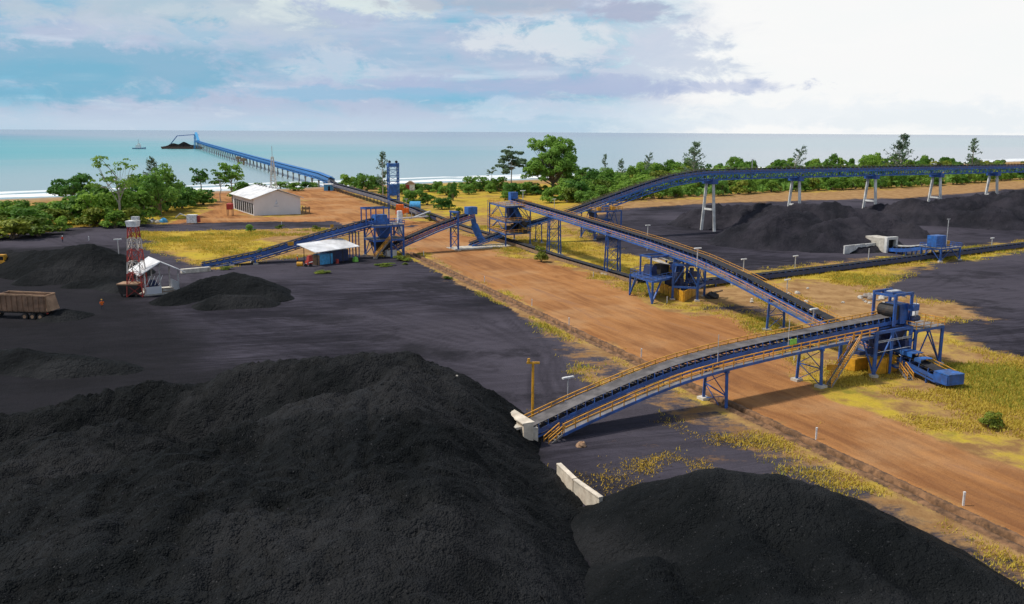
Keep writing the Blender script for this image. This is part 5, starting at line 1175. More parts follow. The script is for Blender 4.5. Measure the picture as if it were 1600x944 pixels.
MB().ball(q + Vector((0, 0, .4)), (1.6, 1.2, .9), seg=9, ring=6, jit=.25).build('scrap_lump', DKSTEEL, lg_); MB().bar(q + Vector((-.6, 0, 1.0)), q + Vector((2.4, .8, 1.5)), .3).build('beam', TIMBER, lg_)
rock('boulder', 'small pale stone alone on top of the huge foreground heap', G(711, 592, 6.2), .45, 'rock', None, CONC)
rock('boulder', 'reddish flat stone under the tail of the nearest conveyor', G(908, 698), .55, 'rock', None, RUST)

# pole, posts, lamps
q = G(832, 657, 1.0); yp = thing('signal_pole', 'tall yellow pole with short crossbar beside the nearest conveyor tail', 'pole', (q.x, q.y, 0)); zt = D(835, 567, q.y).z
MB().tube((q.x, q.y, -.2), (q.x, q.y, zt), .17, .14, n=8).build('pole', YELLOW, yp); MB().box((q.x, q.y, zt), (1.5, .2, .22)).build('crossbar', YELLOW, yp); MB().tube((q.x - .5, q.y, zt + .1), (q.x - .5, q.y, zt + .5), .16, n=8).build('beacon', YELLOW, yp)
q, z = hgt(1298, 590, 570); sp_ = thing('sign_post', 'small yellow sign on a post near the stair of the nearest conveyor', 'sign', tuple(q))
MB().bar(q + Vector((0, 0, -.1)), q + Vector((0, 0, z)), .14).build('post', YELLOW, sp_); MB().box(q + Vector((0, -.1, z - .35)), (1.5, .08, .8)).build('sign_panel', YELLOW, sp_)
lamps = [(887, 590, 624, 0, 'grey lamp post on coal ground beside the nearest conveyor'), (1011, 352, 392, 0, 'lamp post behind the middle of the long conveyor on the far yard'),
         (1161, 405, 432, 0, 'lamp post right of the long conveyor by the low crossing conveyor'), (1242, 400, 420, 0, 'lamp post on the far side of the low crossing conveyor'), (866, 311, 335, 0, 'lamp post in front of the dark trees left of the high conveyor'),
         (1229, 437, 462, 0, 'lamp post on the brown field behind the long conveyor'), (1549, 372, 388, 0, 'lamp post behind the low conveyor near the right edge'), (1356, 388, 415, 0, 'thin bare post beside the low conveyor left of the wing walls'),
         (188, 374, 428, 0, 'tall lamp post left of the red and white tower'), (635, 311, 326, 0, 'lamp post right of the tall slim blue tower'),
         (1089, 388, 415, 8.6, 'lamp post fixed to the walkway of the long conveyor at its bend'), (817, 298, 318, 12.3, 'lamp post standing on the top deck of the tall open tower'), (1175, 249, 262, 20.5, 'lamp mast above the high conveyor rail'),
         (1270, 483, 508, 3.2, 'lamp post fixed low on the long conveyor walkway')]
for px, ty, by, zb, lb in lamps:
    q = G(px, by, zb); zt = D(px, ty, q.y).z
    if zt - zb < 1.5: zt = zb + 3.0
    o = thing('lamp_post', lb, 'lamp post', tuple(q), 'lamp posts around the coal terminal'); r = .07 + q.y * .00022
    MB().tube(q - Vector((0, 0, .1)), (q.x, q.y, zt), r, n=6).build('pole', STEEL, o)
    if 'bare' not in lb: MB().box((q.x, q.y, zt), (1.7, .35, .22), RZ1).build('lamp_head', WHITE_P, o)
markers = [(831, 478), (889, 508), (1002, 558), (1275, 686), (1505, 790), (927, 434), (662, 400), (757, 441), (1241, 565), (1042, 474), (440, 352), (139, 376), (700, 362)]
for px, py in markers:
    q = G(px, py); mb = MB().bar(q - Vector((0, 0, .1)), q + Vector((0, 0, 1.25)), .16); mb.box(q + Vector((0, 0, 1.3)), (.19, .19, .12))
    tag(mb.build('marker_post', WHITE_P, org=tuple(q)), 'short white marker post along the dirt road', 'post', 'white marker posts along the roads')

# machine and drums by the hut
q = G(205, 462); fm = thing('dark_feeder', 'grimy dark feeder hopper in front of the red and white tower', 'machine', tuple(q))
MB().taper(q + Vector((0, 0, .5)), (3.4, 2.6), (4.2, 3.2), 2.0).build('hopper', DKSTEEL, fm); MB().box(q + Vector((0, 0, 2.6)), (4.4, 3.3, .25)).build('rim', RUST, fm)
for a in (-1.5, 1.5): MB().bar(q + Vector((a, -1, -.1)), q + Vector((a, -1, .9)), .3).build('leg', DKSTEEL, fm)
for k, (px, lb) in enumerate(((199, 'blue drum farther left behind the red and white tower'), (206, 'blue drum nearer the legs of the red and white tower'))):
    drum('water_drum', lb, G(px, 424), mat('deep_blue_plastic', (.02, .04, .45), .4), .95, 2.6)
sl_ = MB(); a = G(283, 424, .5); b_ = G(328, 420, .5); sl_.bar(a, b_, 1.4, 1.0); tag(sl_.build('concrete_kerb', CONC, org=tuple(a)), 'pale concrete beam between the hut and the left conveyor tail', 'beam')

# tipper truck
q = G(84, 501); q.z = 0
tk_ = thing('tipper_truck', 'dusty tan tipper truck seen from its tail at the left edge', 'truck', (q.x - 4, q.y, 0))
tx = Vector((-1, .12, 0)).normalized(); ty_ = Vector((.12, 1, 0)).normalized(); trz = math.atan2(-tx.y, -tx.x)
def tp(a, b_, z): return Vector((q.x - 1.2, q.y, z)) + tx * a + ty_ * b_
bd = MB()
for b_ in (0, 2.7): bd.hexa([tp(0, b_ - .08, 1.7), tp(9.0, b_ - .08, 1.7), tp(9.0, b_ + .08, 1.7), tp(0, b_ + .08, 1.7), tp(0, b_ - .08, 4.4), tp(9.2, b_ - .08, 4.5), tp(9.2, b_ + .08, 4.5), tp(0, b_ + .08, 4.4)])
bd.hexa([tp(0, 0, 1.5), tp(9, 0, 1.5), tp(9, 2.7, 1.5), tp(0, 2.7, 1.5), tp(0, 0, 1.7), tp(9, 0, 1.7), tp(9, 2.7, 1.7), tp(0, 2.7, 1.7)])
bd.bar(tp(9.0, 0, 3.2), tp(9.0, 2.7, 3.2), .2, 3.0)
for k in range(9): bd.bar(tp(.3 + k * 1.05, -.14, 1.6), tp(.3 + k * 1.05, -.14, 4.4), .16, .1)
bd.build('tipper_body', mat('dirty_brown_steel', (.27, .16, .10), .8, var=.35, dirt=(.06, .045, .04), dirt_amt=.75, vscale=.5), tk_)
rl = MB()
for b_ in (-.05, 2.75): rl.bar(tp(-.1, b_, 4.5), tp(9.2, b_, 4.6), .26, .28)
rl.bar(tp(0, 0, 4.5), tp(0, 2.7, 4.5), .2); rl.build('top_rail', RUST, tk_)
MB().hexa([tp(-.1, .05, 1.6), tp(-.1, 2.65, 1.6), tp(-.9, 2.65, 1.8), tp(-.9, .05, 1.8), tp(-.02, .05, 4.3), tp(-.02, 2.65, 4.3), tp(-.18, 2.65, 4.35), tp(-.18, .05, 4.35)]).build('tailgate', RUST, tk_)
MB().bar(tp(.2, 1.35, 1.25), tp(12, 1.35, 1.25), 1.0, .45).build('chassis', DKSTEEL, tk_)
for a in (1.2, 2.7, 4.2, 11.0):
    for b_ in (.05, 2.65):
        wo = MB().tube(tp(a, b_ - .25, .62), tp(a, b_ + .25, .62), .62, n=18).build('wheel', RUBBER, tk_); MB().tube(tp(a, b_ - .28, .62), tp(a, b_ + .28, .62), .32, n=12).build('rim', RUST, wo)
MB().box(tp(11.2, 1.35, 2.4), (2.2, 2.5, 2.3), trz).build('cab', WHITE_P, tk_)
for b_ in (.5, 2.2): MB().box(tp(.15, b_, 1.2), (.12, .4, .25), trz).build('tail_lamp', RED, tk_)
# yellow wheel loader at the left edge
q = G(10, 424); wl_ = thing('wheel_loader', 'yellow wheel loader working at the far left edge', 'loader', tuple(q))
MB().taper(q + Vector((-1.2, 0, 1.0)), (4.0, 2.2), (3.4, 2.0), 1.6).build('body', YELLOW, wl_); MB().taper(q + Vector((-.6, 0, 2.6)), (1.6, 1.7), (1.4, 1.5), 1.5).build('cab', YELLOW, wl_)
MB().box(q + Vector((-.6, -.88, 3.3)), (1.2, .06, .9)).build('cab_window', DARK, wl_)
MB().bar(q + Vector((.6, 0, 1.6)), q + Vector((2.6, 0, .9)), 1.2, .4).build('lift_arm', YELLOW, wl_); MB().taper(q + Vector((3.0, 0, .1)), (1.0, 2.6), (1.6, 2.8), 1.3).build('bucket', DKSTEEL, wl_)
for a in (-2.2, .6):
    for b_ in (-1.1, 1.1): MB().tube(q + Vector((a, b_ - .3, .75)), q + Vector((a, b_ + .3, .75)), .75, n=16).build('wheel', RUBBER, wl_)

# ------------------------------------------------------------------ people
def person_mesh():
    J = [(0, 0, .95), (0, 0, 1.2), (0, .0, 1.42), (0, .0, 1.52), (0, -.01, 1.66), (.1, 0, .9), (.12, .02, .5), (.13, .04, .08), (.13, -.1, .04), (-.1, 0, .9), (-.14, -.04, .5), (-.15, .02, .08), (-.15, -.12, .04),
         (.19, 0, 1.4), (.27, .02, 1.12), (.27, -.12, .92), (-.19, 0, 1.4), (-.27, .02, 1.12), (-.28, -.08, .88)]
    E_ = [(0, 1), (1, 2), (2, 3), (3, 4), (0, 5), (5, 6), (6, 7), (7, 8), (0, 9), (9, 10), (10, 11), (11, 12), (2, 13), (13, 14), (14, 15), (2, 16), (16, 17), (17, 18)]
    R_s = [.14, .14, .13, .06, .105, .10, .07, .05, .05, .10, .07, .05, .05, .07, .05, .04, .07, .05, .04]
    me = bpy.data.meshes.new('person_skeleton'); me.from_pydata(J, E_, []); o = bpy.data.objects.new('person_skeleton', me); C.objects.link(o)
    md_ = o.modifiers.new('skin', 'SKIN'); sv = me.skin_vertices[0].data
    for i, r in enumerate(R_s): sv[i].radius = (r, r * .8, ); sv[i].use_root = (i == 0)
    o.modifiers.new('sub', 'SUBSURF').levels = 1
    dg = bpy.context.evaluated_depsgraph_get(); m2 = bpy.data.meshes.new_from_object(o.evaluated_get(dg)); bpy.data.objects.remove(o); m2.materials.clear()
    for m in (TROUS, SKIN): m2.materials.append(m)
    for p in m2.polygons: p.material_index = 1 if (p.center.z > 1.5 or (abs(p.center.x) > .24 and p.center.z < 1.0)) else 0
    return m2
pm = person_mesh()
def vest_mesh(m):
    mb = MB(); zs = [(.82, .20, .14), (1.0, .19, .135), (1.2, .20, .14), (1.38, .225, .135), (1.47, .12, .09)]; n = 14; V_ = []
    for z, a, b_ in zs:
        for i in range(n): t_ = 2 * math.pi * i / n; V_.append((a * math.cos(t_), b_ * math.sin(t_), z))
    mb.add(V_, [(k * n + i, k * n + (i + 1) % n, (k + 1) * n + (i + 1) % n, (k + 1) * n + i) for k in range(4) for i in range(n)])
    for s_ in (-1, 1): mb.tube((s_ * .19, 0, 1.41), (s_ * .285, .02, 1.1), .085, .07, n=8)
    return mb
for px, py, m_, hm, lb, rz_ in ((160, 485, ORVEST, YELLOW, 'person in orange vest and yellow helmet walking on dark yard near truck', .6), (465, 412, ORVEST, WHITE_P, 'person in orange overalls standing left of the white roofed shed', 2.2), (98, 379, REDCL, WHITE_P, 'person in red overalls standing alone on the far left yard', 1.2)):
    q = G(px, py); q.z = ground_z(q.x, q.y); o = thing('person', lb, 'person', tuple(q)); o.rotation_euler = (0, 0, rz_); o.scale = (1.15,) * 3
    b_ = bpy.data.objects.new('body', pm); C.objects.link(b_); b_.parent = o
    for mbx, nm, mm in ((vest_mesh(m_), 'vest', m_), (MB().ball((0, -.01, 1.72), (.135, .15, .11), seg=12, ring=6), 'helmet', hm)):
        c_ = mbx.build(nm, mm); c_.parent = o

# ------------------------------------------------------------------ vegetation
def leaves(cen, nor, size, rs, asp=1.0):
    """leaf-sized diamond faces"""
    n = len(cen); r = rs.normal(size=(n, 3)); t1_ = np.cross(nor, r); t1_ /= np.linalg.norm(t1_, axis=1, keepdims=True) + 1e-9; t2_ = np.cross(nor, t1_); s_ = size[:, None]
    fold = nor * s_ * .25
    V = np.stack([cen - t1_ * s_ * asp, cen - t2_ * s_ * .6 + fold, cen + t1_ * s_ * asp, cen + t2_ * s_ * .6 + fold], 1).reshape(-1, 3)
    return V, np.arange(4 * n).reshape(-1, 4)
def clump_pts(clumps, dens, rs, up=.35):
    Cn, Nn = [], []
    for c, r in clumps:
        r = np.array(r if hasattr(r, '__len__') else (r, r, r * .8)); k = max(8, int(dens * r[0] * r[1]))
        d = rs.normal(size=(k, 3)); d /= np.linalg.norm(d, axis=1, keepdims=True)
        d[:, 2] = np.where(d[:, 2] < -.35, -d[:, 2] * .8, d[:, 2])
        Cn.append(np.array(c) + d * r * (rs.uniform(.45, 1.05, (k, 1)) ** .6)); nn = d + rs.normal(size=(k, 3)) * .55 + np.array([0, 0, up]); Nn.append(nn / np.linalg.norm(nn, axis=1, keepdims=True))
    return np.concatenate(Cn), np.concatenate(Nn)
def mesh_np(name, V, Fq, m):
    o = np_mesh(name, V, Fq, m, smooth_=False); me = o.data; bpy.data.objects.remove(o); return me
def mesh_mb(name, mb, m):
    me = bpy.data.meshes.new(name); me.from_pydata(mb.v, [], mb.f); me.materials.append(m); return me
def bush_proto(seed, m, leaf=.05, dens=2600, tall=1.0):
    rs = np.random.RandomState(seed); cl = []
    for k in range(10):
        a = rs.uniform(0, 6.28); rr = rs.uniform(.05, .34); z = rs.uniform(.25, .78) * tall * (1 - rr * .7); r = rs.uniform(.13, .24); cl.append(((rr * math.cos(a), rr * math.sin(a), z), (r, r, r * .85)))
    for k in range(5):
        a = rs.uniform(0, 6.28); cl.append(((.33 * math.cos(a), .33 * math.sin(a), .16), (.17, .17, .15)))
    cen, nor = clump_pts(cl, dens, rs); V, Fq = leaves(cen, nor, rs.uniform(.6, 1.3, len(cen)) * leaf, rs)
    tm = MB()
    for k in range(5): a = rs.uniform(0, 6.28); c = cl[k][0]; tm.tube((.04 * math.cos(a), .04 * math.sin(a), -.05), c, .022, .01, n=5)
    return mesh_mb('trunk', tm, BARK), mesh_np('crown', V, Fq, m)
def limb_tree(seed, trunk_h, limbs, spread, clump_r, m, leaf, dens, bark, top=1.0, flat=.7, r0=.03, lean=(0, 0), lowest=.3):
    """tapered trunk with forking limbs carrying separate leaf clumps; unit height"""
    rs = np.random.RandomState(seed); tm = MB(); cl = []
    p = Vector((0, 0, -.03)); segs = 5; pts = [p]
    for k in range(1, segs + 1): pts.append(Vector((lean[0] * k / segs + rs.normal() * .012, lean[1] * k / segs + rs.normal() * .012, trunk_h * k / segs)))
    for k in range(segs): tm.tube(pts[k], pts[k + 1], r0 * (1 - .45 * k / segs), r0 * (1 - .45 * (k + 1) / segs), n=7)
    for k in range(limbs):
        a = 6.28 * k / limbs + rs.uniform(-.5, .5); f_ = rs.uniform(lowest, 1.0); st = pts[0].lerp(pts[-1], .0) if False else Vector((lean[0] * f_, lean[1] * f_, trunk_h * f_))
        ht = rs.uniform(trunk_h * .75, top - clump_r * flat); rr = spread * rs.uniform(.45, 1.0) * math.sqrt(max(.15, 1 - ((ht - trunk_h * .8) / (top * 1.05 - trunk_h * .8)) ** 2))
        en = Vector((lean[0] + rr * math.cos(a), lean[1] + rr * math.sin(a), ht)); mid = st.lerp(en, .5) + Vector((0, 0, -.03 + rs.normal() * .015))
        tm.tube(st, mid, r0 * .5, r0 * .3, n=5); tm.tube(mid, en, r0 * .3, r0 * .12, n=5)
        r = clump_r * rs.uniform(.7, 1.25); cl.append((tuple(en), (r, r, r * flat)))
        for _ in range(2):
            e2 = en + Vector(np.clip(rs.normal(size=3), -1.2, .9)) * clump_r * .9; tm.tube(mid, e2, r0 * .18, r0 * .08, n=4); r = clump_r * rs.uniform(.45, .8); cl.append((tuple(e2), (r, r, r * flat)))
    cen, nor = clump_pts(cl, dens * 1.6, rs); V, Fq = leaves(cen, nor, rs.uniform(.6, 1.3, len(cen)) * leaf * 1.25, rs)
    return mesh_mb('trunk', tm, bark), mesh_np('crown', V, Fq, m)
def casuarina(seed, wid, m, n=46, leaf=.022, bend=0.0):
    rs = np.random.RandomState(seed); tm = MB(); cen = []; nor = []
    ax = lambda z: Vector((bend * z * z, 0, z))
    for k in range(6): tm.tube(ax(k / 6) - Vector((0, 0, .02 * (k == 0))), ax((k + 1) / 6), .018 * (1 - k / 6.3), .018 * (1 - (k + 1) / 6.3), n=6)
    for k in range(n):
        z = rs.uniform(.22, .97); a = rs.uniform(0, 6.28); L_ = wid * (1.08 - z) * rs.uniform(.55, 1.2) + .03; st = ax(z); en = st + Vector((L_ * math.cos(a) + bend * .15, L_ * math.sin(a), L_ * rs.uniform(.35, .9)))
        tm.tube(st, en, .005, .002, n=4)
        kk = 16
        f_ = rs.uniform(.25, 1.05, kk)
        for q_ in f_: cen.append(np.array(st.lerp(en, q_)) + rs.normal(size=3) * .016); d = rs.normal(size=3); nor.append(d / np.linalg.norm(d))
    cen = np.array(cen); nor = np.array(nor); V, Fq = leaves(cen, nor, rs.uniform(.5, 1.2, len(cen)) * leaf, rs, 1.5)
    return mesh_mb('trunk', tm, BARKP), mesh_np('crown', V, Fq, m)
def plant(name, cat, proto, label, loc, w_, h_, rz_=None, group=None):
    o = thing(name, label, cat, tuple(loc), group); o.rotation_euler = (0, 0, rnd.uniform(0, 6.28) if rz_ is None else rz_); o.scale = (w_, w_, h_)
    for nm, me in zip(('trunk', 'crown'), proto):
        c_ = bpy.data.objects.new(nm, me); C.objects.link(c_); c_.parent = o
    return o
BG = [bush_proto(100 + k, LEAF) for k in range(4)]; BD = [bush_proto(120 + k, LEAFD) for k in range(4)]; BY = [bush_proto(140 + k, LEAFY) for k in range(2)]
def bush_px(px, by, ty, wpx, kind, label, group):
    q = G(px, by); z = D(px, ty, q.y).z; q.z = ground_z(q.x, q.y) if q.y < 900 else 0
    return plant('bush', 'bush', rnd.choice({'g': BG, 'd': BD, 'y': BY}[kind]), label, q, wpx / F * q.y * 1.3, max(1.0, z * 1.2), None, group)
for a in ((18, 372, 332, 70, 'y'), (62, 368, 330, 60, 'y'), (-20, 372, 330, 60, 'y'), (40, 360, 322, 70, 'g'), (95, 352, 318, 55, 'y'), (120, 350, 306, 52, 'g'), (150, 352, 300, 56, 'g'), (185, 350, 296, 52, 'g'), (215, 346, 292, 54, 'g'), (165, 335, 290, 50, 'g'), (200, 330, 284, 50, 'd'),
          (140, 354, 316, 40, 'y'), (205, 354, 318, 44, 'y'), (232, 336, 300, 44, 'g'), (130, 338, 298, 46, 'g'), (98, 360, 338, 24, 'g'), (180, 356, 325, 36, 'g'), (230, 325, 285, 36, 'g')):
    bush_px(*a, 'leafy bush in the thicket left of the tall thin tree', 'bushes in the left thicket')
for a in ((248, 334, 268, 56, 'd'), (262, 330, 282, 46, 'd'), (285, 326, 292, 40, 'd'), (302, 322, 293, 44, 'd'), (318, 320, 296, 36, 'd'), (275, 318, 280, 40, 'g')):
    bush_px(*a, 'dark rounded bush in the clump right of the left thicket', 'dark bushes left of the beach path')
for a in ((383, 310, 284, 40, 'g'), (402, 302, 286, 30, 'g'), (372, 306, 290, 24, 'd')): bush_px(*a, 'green bush crowding behind the left end of the warehouse', 'bushes behind the warehouse')
for a in ((440, 294, 282, 22, 'd'), (462, 298, 283, 24, 'g'), (478, 292, 281, 20, 'd'), (488, 289, 279, 16, 'g')): bush_px(*a, 'small bush between the warehouse and the jetty', 'bushes by the jetty start')
for a in ((541, 292, 272, 24, 'g'), (560, 296, 270, 26, 'g'), (572, 300, 271, 24, 'd'), (586, 296, 274, 26, 'd'), (597, 305, 290, 18, 'g'), (550, 288, 274, 22, 'd')): bush_px(*a, 'green bush on the shore left of the slim blue tower', 'bushes left of the slim blue tower')
for a in ((641, 320, 295, 30, 'd'), (668, 320, 300, 28, 'g'), (690, 327, 306, 22, 'd'), (702, 326, 308, 18, 'd'), (709, 314, 283, 16, 'd'), (733, 304, 286, 18, 'd'), (682, 297, 282, 14, 'd'), (722, 298, 285, 22, 'd'), (742, 298, 273, 32, 'd'), (758, 296, 280, 24, 'g'), (780, 299, 275, 28, 'g'), (800, 308, 284, 26, 'd'), (790, 312, 298, 22, 'g'), (816, 300, 286, 22, 'g'),
          (832, 304, 284, 30, 'd'), (714, 340, 320, 14, 'y'), (672, 345, 332, 14, 'y'), (655, 306, 293, 16, 'g')): bush_px(*a, 'bush in the yellow grass between slim tower and big tree', 'bushes in the middle grassland')
bush_px(846, 409, 380, 19, 'y', 'pale green upright bush beside the road at the low conveyor', None)
bush_px(1546, 668, 637, 34, 'y', 'bright green shrub alone in the lower right grass', None)
bush_px(630, 408, 398, 22, 'y', 'low lime green shrub at the right foot of the crusher tower', None)
for a in ((504, 428, 423, 22), (633, 414, 410, 8), (600, 416, 411, 26), (352, 421, 415, 18), (700, 436, 430, 12)): bush_px(*a, 'y', 'small low weed clump on the coal yard', 'weed clumps on the coal yard')
for a in ((392, 362, 350, 14, 'd'), (436, 358, 350, 12, 'y'), (408, 398, 386, 10, 'g'), (495, 360, 351, 10, 'y')): bush_px(*a, 'small shrub on the earth in front of the warehouse', 'shrubs in front of the warehouse')
for k in range(16): bush_px(-30 + k * 9 + rnd.uniform(-5, 5), rnd.uniform(330, 352), rnd.uniform(311, 322), rnd.uniform(30, 48), rnd.choice('ggy'), 'low green scrub bush on the open shore at far left', 'low scrub at far left')
for k in range(18): bush_px(612 + k * 14 + rnd.uniform(-6, 6), rnd.uniform(297, 306), rnd.uniform(284, 291), rnd.uniform(14, 26), rnd.choice('ggdy'), 'low shrub in the green line along the surf beyond the grassland', 'low shrubs along the surf')
# coastal belt behind the far stockpiles
front = gp((845, 316), (905, 318), (975, 314), (1060, 308), (1160, 303), (1260, 298), (1360, 295), (1460, 290), (1600, 280), (1760, 272))
cnt = 0; belt_pts = []
for a, b_ in zip(front, front[1:]):
    n = int((b_ - a).length / 8.5)
    for k in range(n):
        p = a.lerp(b_, (k + rnd.random() * .7) / n); belt_pts.append((p.x + rnd.uniform(-3, 3), p.y + rnd.uniform(-4, 4), rnd.uniform(7, 11), rnd.uniform(9, 12)))
while len(belt_pts) < 285:
    i = rnd.randrange(len(front) - 1); p = front[i].lerp(front[i + 1], rnd.random()); dmax = -shore_d(p.x, p.y) - 55
    if dmax < 10: continue
    dd = dmax * rnd.random() ** .8; p = p + SHN * dd + SHD * rnd.uniform(-20, 20)
    if -shore_d(p.x, p.y) < 45 or p.x / p.y > .78 or p.x / p.y < .072 - .03 * rnd.random(): continue
    if -shore_d(p.x, p.y) < 110 and p.x / p.y < .13: continue
    if any((p.x - b2[0]) ** 2 + (p.y - b2[1]) ** 2 < 40 for b2 in belt_pts): continue
    belt_pts.append((p.x, p.y, rnd.uniform(7.5, 12) * (1 + dd / 500), rnd.uniform(11, 17)))
for x, y, h_, w_ in belt_pts:
    kd = rnd.choices(('g', 'd', 'y'), (6, 2.5, 2))[0]
    plant('bush', 'bush', rnd.choice({'g': BG, 'd': BD, 'y': BY}[kd]), 'dense green bush in the coastal belt behind the far stockpiles', (x, y, 0), w_, h_ * 1.15, None, 'bushes of the coastal belt')
# continuous undergrowth below them
rs = np.random.RandomState(5); cen = []
while len(cen) < 16000:
    i = rnd.randrange(len(front) - 1); p = front[i].lerp(front[i + 1], rnd.random()); dmax = -shore_d(p.x, p.y) - 40; p = p + SHN * (dmax * rnd.random()) 
    if -shore_d(p.x, p.y) > 38 and p.x / p.y > .07: cen.append((p.x, p.y, rnd.uniform(.4, 3.4)))
cen = np.array(cen); nor = rs.normal(size=cen.shape) * .6 + np.array([0, -.3, 1]); nor /= np.linalg.norm(nor, axis=1, keepdims=True)
V, Fq = leaves(cen, nor, rs.uniform(.8, 2.0, len(cen)), rs); o = np_mesh('undergrowth', V, Fq, LEAFD, False); tag(o, 'low tangled undergrowth filling the coastal belt', 'undergrowth', None, 'stuff')

# single trees
def tree_px(name, proto, px, ty, Y, wscale, label, group=None, rz_=0.0):
    q = D(px, ty, Y); h_ = q.z; return plant(name, 'tree', proto, label, (q.x, Y, ground_z(q.x, Y) if Y < 1300 else 0), h_ * wscale, h_, rz_, group)
big = limb_tree(201, .45, 40, .43, .115, LEAFD, .017, 12000, BARK, flat=.9, r0=.026, lowest=.3)
tree_px('broadleaf_tree', big, 864, 214, 500, 1.0, 'huge spreading dark green tree standing highest against the sea')
tree_px('umbrella_tree', limb_tree(202, .72, 12, .24, .11, LEAFC, .024, 5200, BARKP, flat=.4, r0=.014, lowest=.6), 800, 230, 505, 1.1, 'thin pale tree with layered crown left of the huge tree')
tree_px('umbrella_tree', limb_tree(203, .72, 8, .42, .14, LEAFC, .035, 1600, BARKP, flat=.3, r0=.02, lowest=.8), 768, 261, 640, .95, 'small flat topped tree near the surf')
tree_px('umbrella_tree', limb_tree(204, .68, 12, .30, .085, LEAF, .015, 4200, BARKP, flat=.5, r0=.016, lowest=.45), 180, 241, 318, 1.05, 'tall thin tree with pale forked trunk and open crown at left')
tree_px('broadleaf_tree', limb_tree(205, .42, 10, .55, .22, LEAFD, .04, 1500, BARK, flat=.7, r0=.03), 110, 272, 400, 1.1, 'round dark tree above the surf at far left')
tree_px('slender_tree', limb_tree(206, .78, 9, .20, .11, LEAFD, .03, 2200, BARK, flat=.7, r0=.02, lean=(-.06, 0), lowest=.5), 314, 261, 430, 1.0, 'slender crooked tree leftmost of the three by the beach path')
tree_px('slender_tree', limb_tree(207, .70, 8, .28, .13, LEAF, .03, 2200, BARKP, flat=.5, r0=.016, lowest=.7), 343, 268, 425, 1.1, 'slender pale green tree middle of the three by the beach path')
tree_px('slender_tree', limb_tree(208, .70, 9, .26, .13, LEAFD, .03, 2200, BARK, flat=.6, r0=.018, lowest=.6), 360, 256, 430, 1.0, 'slender dark tree rightmost of the three by the beach path')
tree_px('broadleaf_tree', limb_tree(209, .40, 10, .45, .2, LEAFD, .03, 2000, BARK, flat=.8, r0=.03), 246, 262, 350, .9, 'full dark green tree rising over the dark bushes at left')
CA = [casuarina(301, .30, LEAFC), casuarina(302, .42, LEAFC, 54), casuarina(303, .24, LEAFC, 34), casuarina(304, .5, LEAFC, 30, bend=.25)]
tree_px('casuarina', CA[2], 597, 238, 470, .9, 'feathery grey green casuarina left of the slim blue tower')
tree_px('casuarina', CA[0], 236, 246, 440, .9, 'wispy casuarina showing behind the dark bushes at left')
tree_px('casuarina', CA[1], 1086, 222, 560, 1.0, 'full casuarina above the bend of the high conveyor')
tree_px('casuarina', CA[3], 1240, 230, 620, 1.0, 'sparse wind leaning casuarina between second and third white trestle')
tree_px('casuarina', CA[1], 1412, 210, 640, 1.05, 'large dark casuarina behind the high conveyor right of the third trestle', None, 1.0)
tree_px('casuarina', CA[2], 1523, 217, 720, 1.1, 'tall casuarina behind the high conveyor near the right edge', None, 2.0)
tree_px('casuarina', CA[2], 945, 242, 560, .7, 'thin bare casuarina right of the huge tree', None, 1.0)
tree_px('casuarina', CA[0], 971, 249, 560, .9, 'short spiky casuarina beyond the green belt right of the bare one', None, 2.2)
tree_px('casuarina', CA[3], 1006, 240, 580, .8, 'leaning half bare casuarina left of the high conveyor bend', None, 0)
tree_px('broadleaf_tree', limb_tree(210, .45, 10, .5, .2, LEAF, .03, 2000, BARK, flat=.8), 1360, 238, 660, .9, 'pale green round tree behind the high conveyor at the third trestle')
tree_px('broadleaf_tree', limb_tree(211, .45, 10, .5, .2, LEAFD, .03, 2000, BARK, flat=.8), 920, 260, 545, 1.1, 'round green tree immediately right of the huge tree')

# grass and weeds: tufts standing on the rough ground
def tuft_field(name, label, n, accept, hlo, hhi, m, seed, kind='grass'):
    rs = np.random.RandomState(seed); out = np.zeros((0, 4))
    for _ in range(400):
        m_ = 60000; y = 50 * np.exp(rs.uniform(0, math.log(6.5), m_)); x = rs.uniform(-.62, .66, m_) * y
        i = np.clip(np.searchsorted(rows, y), 0, R_ - 1); j = np.clip(np.searchsorted(us, x / (y + 6)), 0, K_ - 1)
        k = accept(x, y, i, j) > rs.random_sample(m_)
        out = np.concatenate([out, np.stack([x, y, ZZ[i, j], 1 + y / 250], -1)[k]])
        if len(out) > n: break
    out = out[:n]; n = len(out)
    P = np.array(out); V = []; nb = 5
    for b_ in range(nb):
        a = rs.uniform(0, 6.28, n); h_ = rs.uniform(hlo, hhi, n) ** 1.3 * P[:, 3]; sp_ = rs.uniform(.05, .3, n) * P[:, 3]; wd = .055 * P[:, 3]
        bx, by = P[:, 0] + rs.normal(size=n) * .4, P[:, 1] + rs.normal(size=n) * .4; ca, sa = np.cos(a), np.sin(a)
        V.append(np.stack([np.stack([bx - sa * wd, by + ca * wd, P[:, 2] - .05], -1), np.stack([bx + sa * wd, by - ca * wd, P[:, 2] - .05], -1), np.stack([bx + ca * sp_, by + sa * sp_, P[:, 2] + h_], -1)], 1))
    V = np.concatenate(V).reshape(-1, 3); o = np_mesh(name, V, np.arange(len(V)).reshape(-1, 3), m, False); tag(o, label, kind, None, 'stuff')
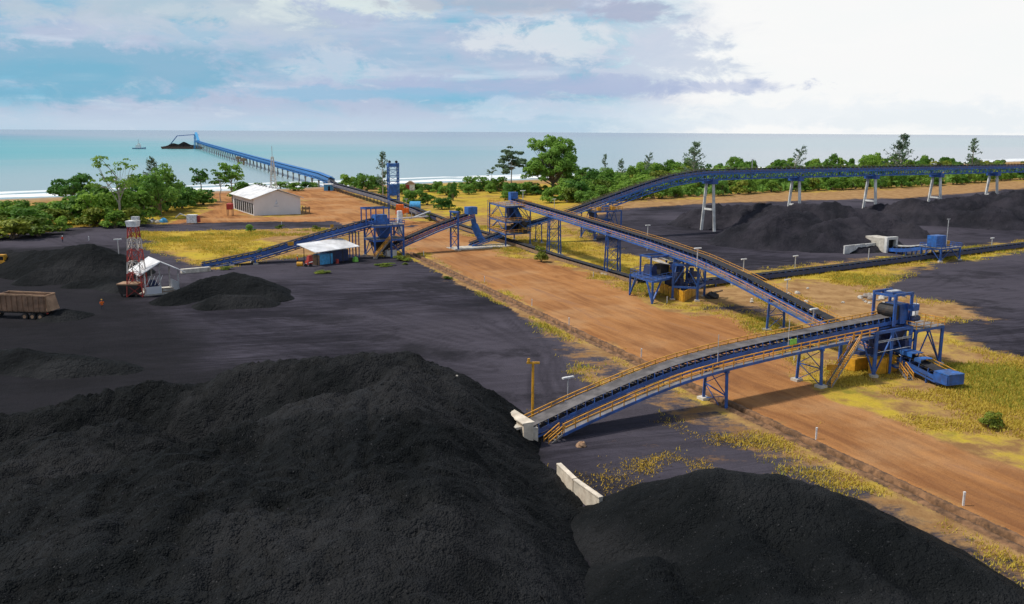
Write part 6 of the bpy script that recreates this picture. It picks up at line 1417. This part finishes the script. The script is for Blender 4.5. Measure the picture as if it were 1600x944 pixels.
fb = fbm(XX / 6, YY / 6, 61, 4); fb2 = fbm(XX / 14, YY / 14, 62, 4)
free = (1 - np.clip(m_coal * 1.3, 0, 1)) * (1 - np.clip(m_road * 1.5, 0, 1)) * (np.abs(ddit) > 2.2)
tuft_field('grass', 'dry yellow grass tufts on the open ground', 26000, lambda x, y, i, j: free[i, j] * np.clip(.12 + fb[i, j] * 1.6 + fb2[i, j] * 1.5 + (g_[i, j] - .5), 0, 1) * .6, .08, .42, GRASSM, 71)
tuft_field('green_grass', 'fresher green grass tufts in patches', 6000, lambda x, y, i, j: free[i, j] * np.clip(fb2[i, j] * 3 - .15 + (g_[i, j] - .6), 0, 1) * .5, .1, .5, GRASSG, 72)
tuft_field('weeds', 'yellow weeds on dark ground beside the nearest conveyor', 900, lambda x, y, i, j: under[i, j] * np.clip(fb[i, j] * 7 - .75, 0, 1), .06, .26, leafmat('orange_yellow_weeds', (.30, .20, .02), (.60, .38, .04), .2), 73)

# loose lumps on the fresh heaps
rs = np.random.RandomState(9); ob = near_pile.data; co = np.empty(len(ob.vertices) * 3, np.float32); ob.vertices.foreach_get('co', co); co = co.reshape(-1, 3) + np.array(near_pile.location)
sel = co[(co[:, 2] > .2) & (co[:, 1] > 45)]; pick = sel[rs.randint(0, len(sel), 7000)] + rs.normal(size=(7000, 3)) * np.array([.3, .3, 0]); s_ = (.02 + .06 * rs.uniform(0, 1, 7000) ** 4)[:, None]
od = np.array([(1, 0, 0), (0, 1, 0), (-1, 0, 0), (0, -1, 0), (0, 0, 1), (0, 0, -1)], float); of = np.array([(0, 1, 4), (1, 2, 4), (2, 3, 4), (3, 0, 4), (1, 0, 5), (2, 1, 5), (3, 2, 5), (0, 3, 5)])
V = (pick[:, None, :] + od[None] * s_[:, None] * rs.uniform(.6, 1.4, (7000, 6, 1))).reshape(-1, 3); Fq = (of[None] + (np.arange(7000) * 6)[:, None, None]).reshape(-1, 3)
tag(np_mesh('coal_lumps', V, Fq, COALG, False), 'loose black coal lumps lying on the huge foreground heap', 'coal', None, 'stuff')
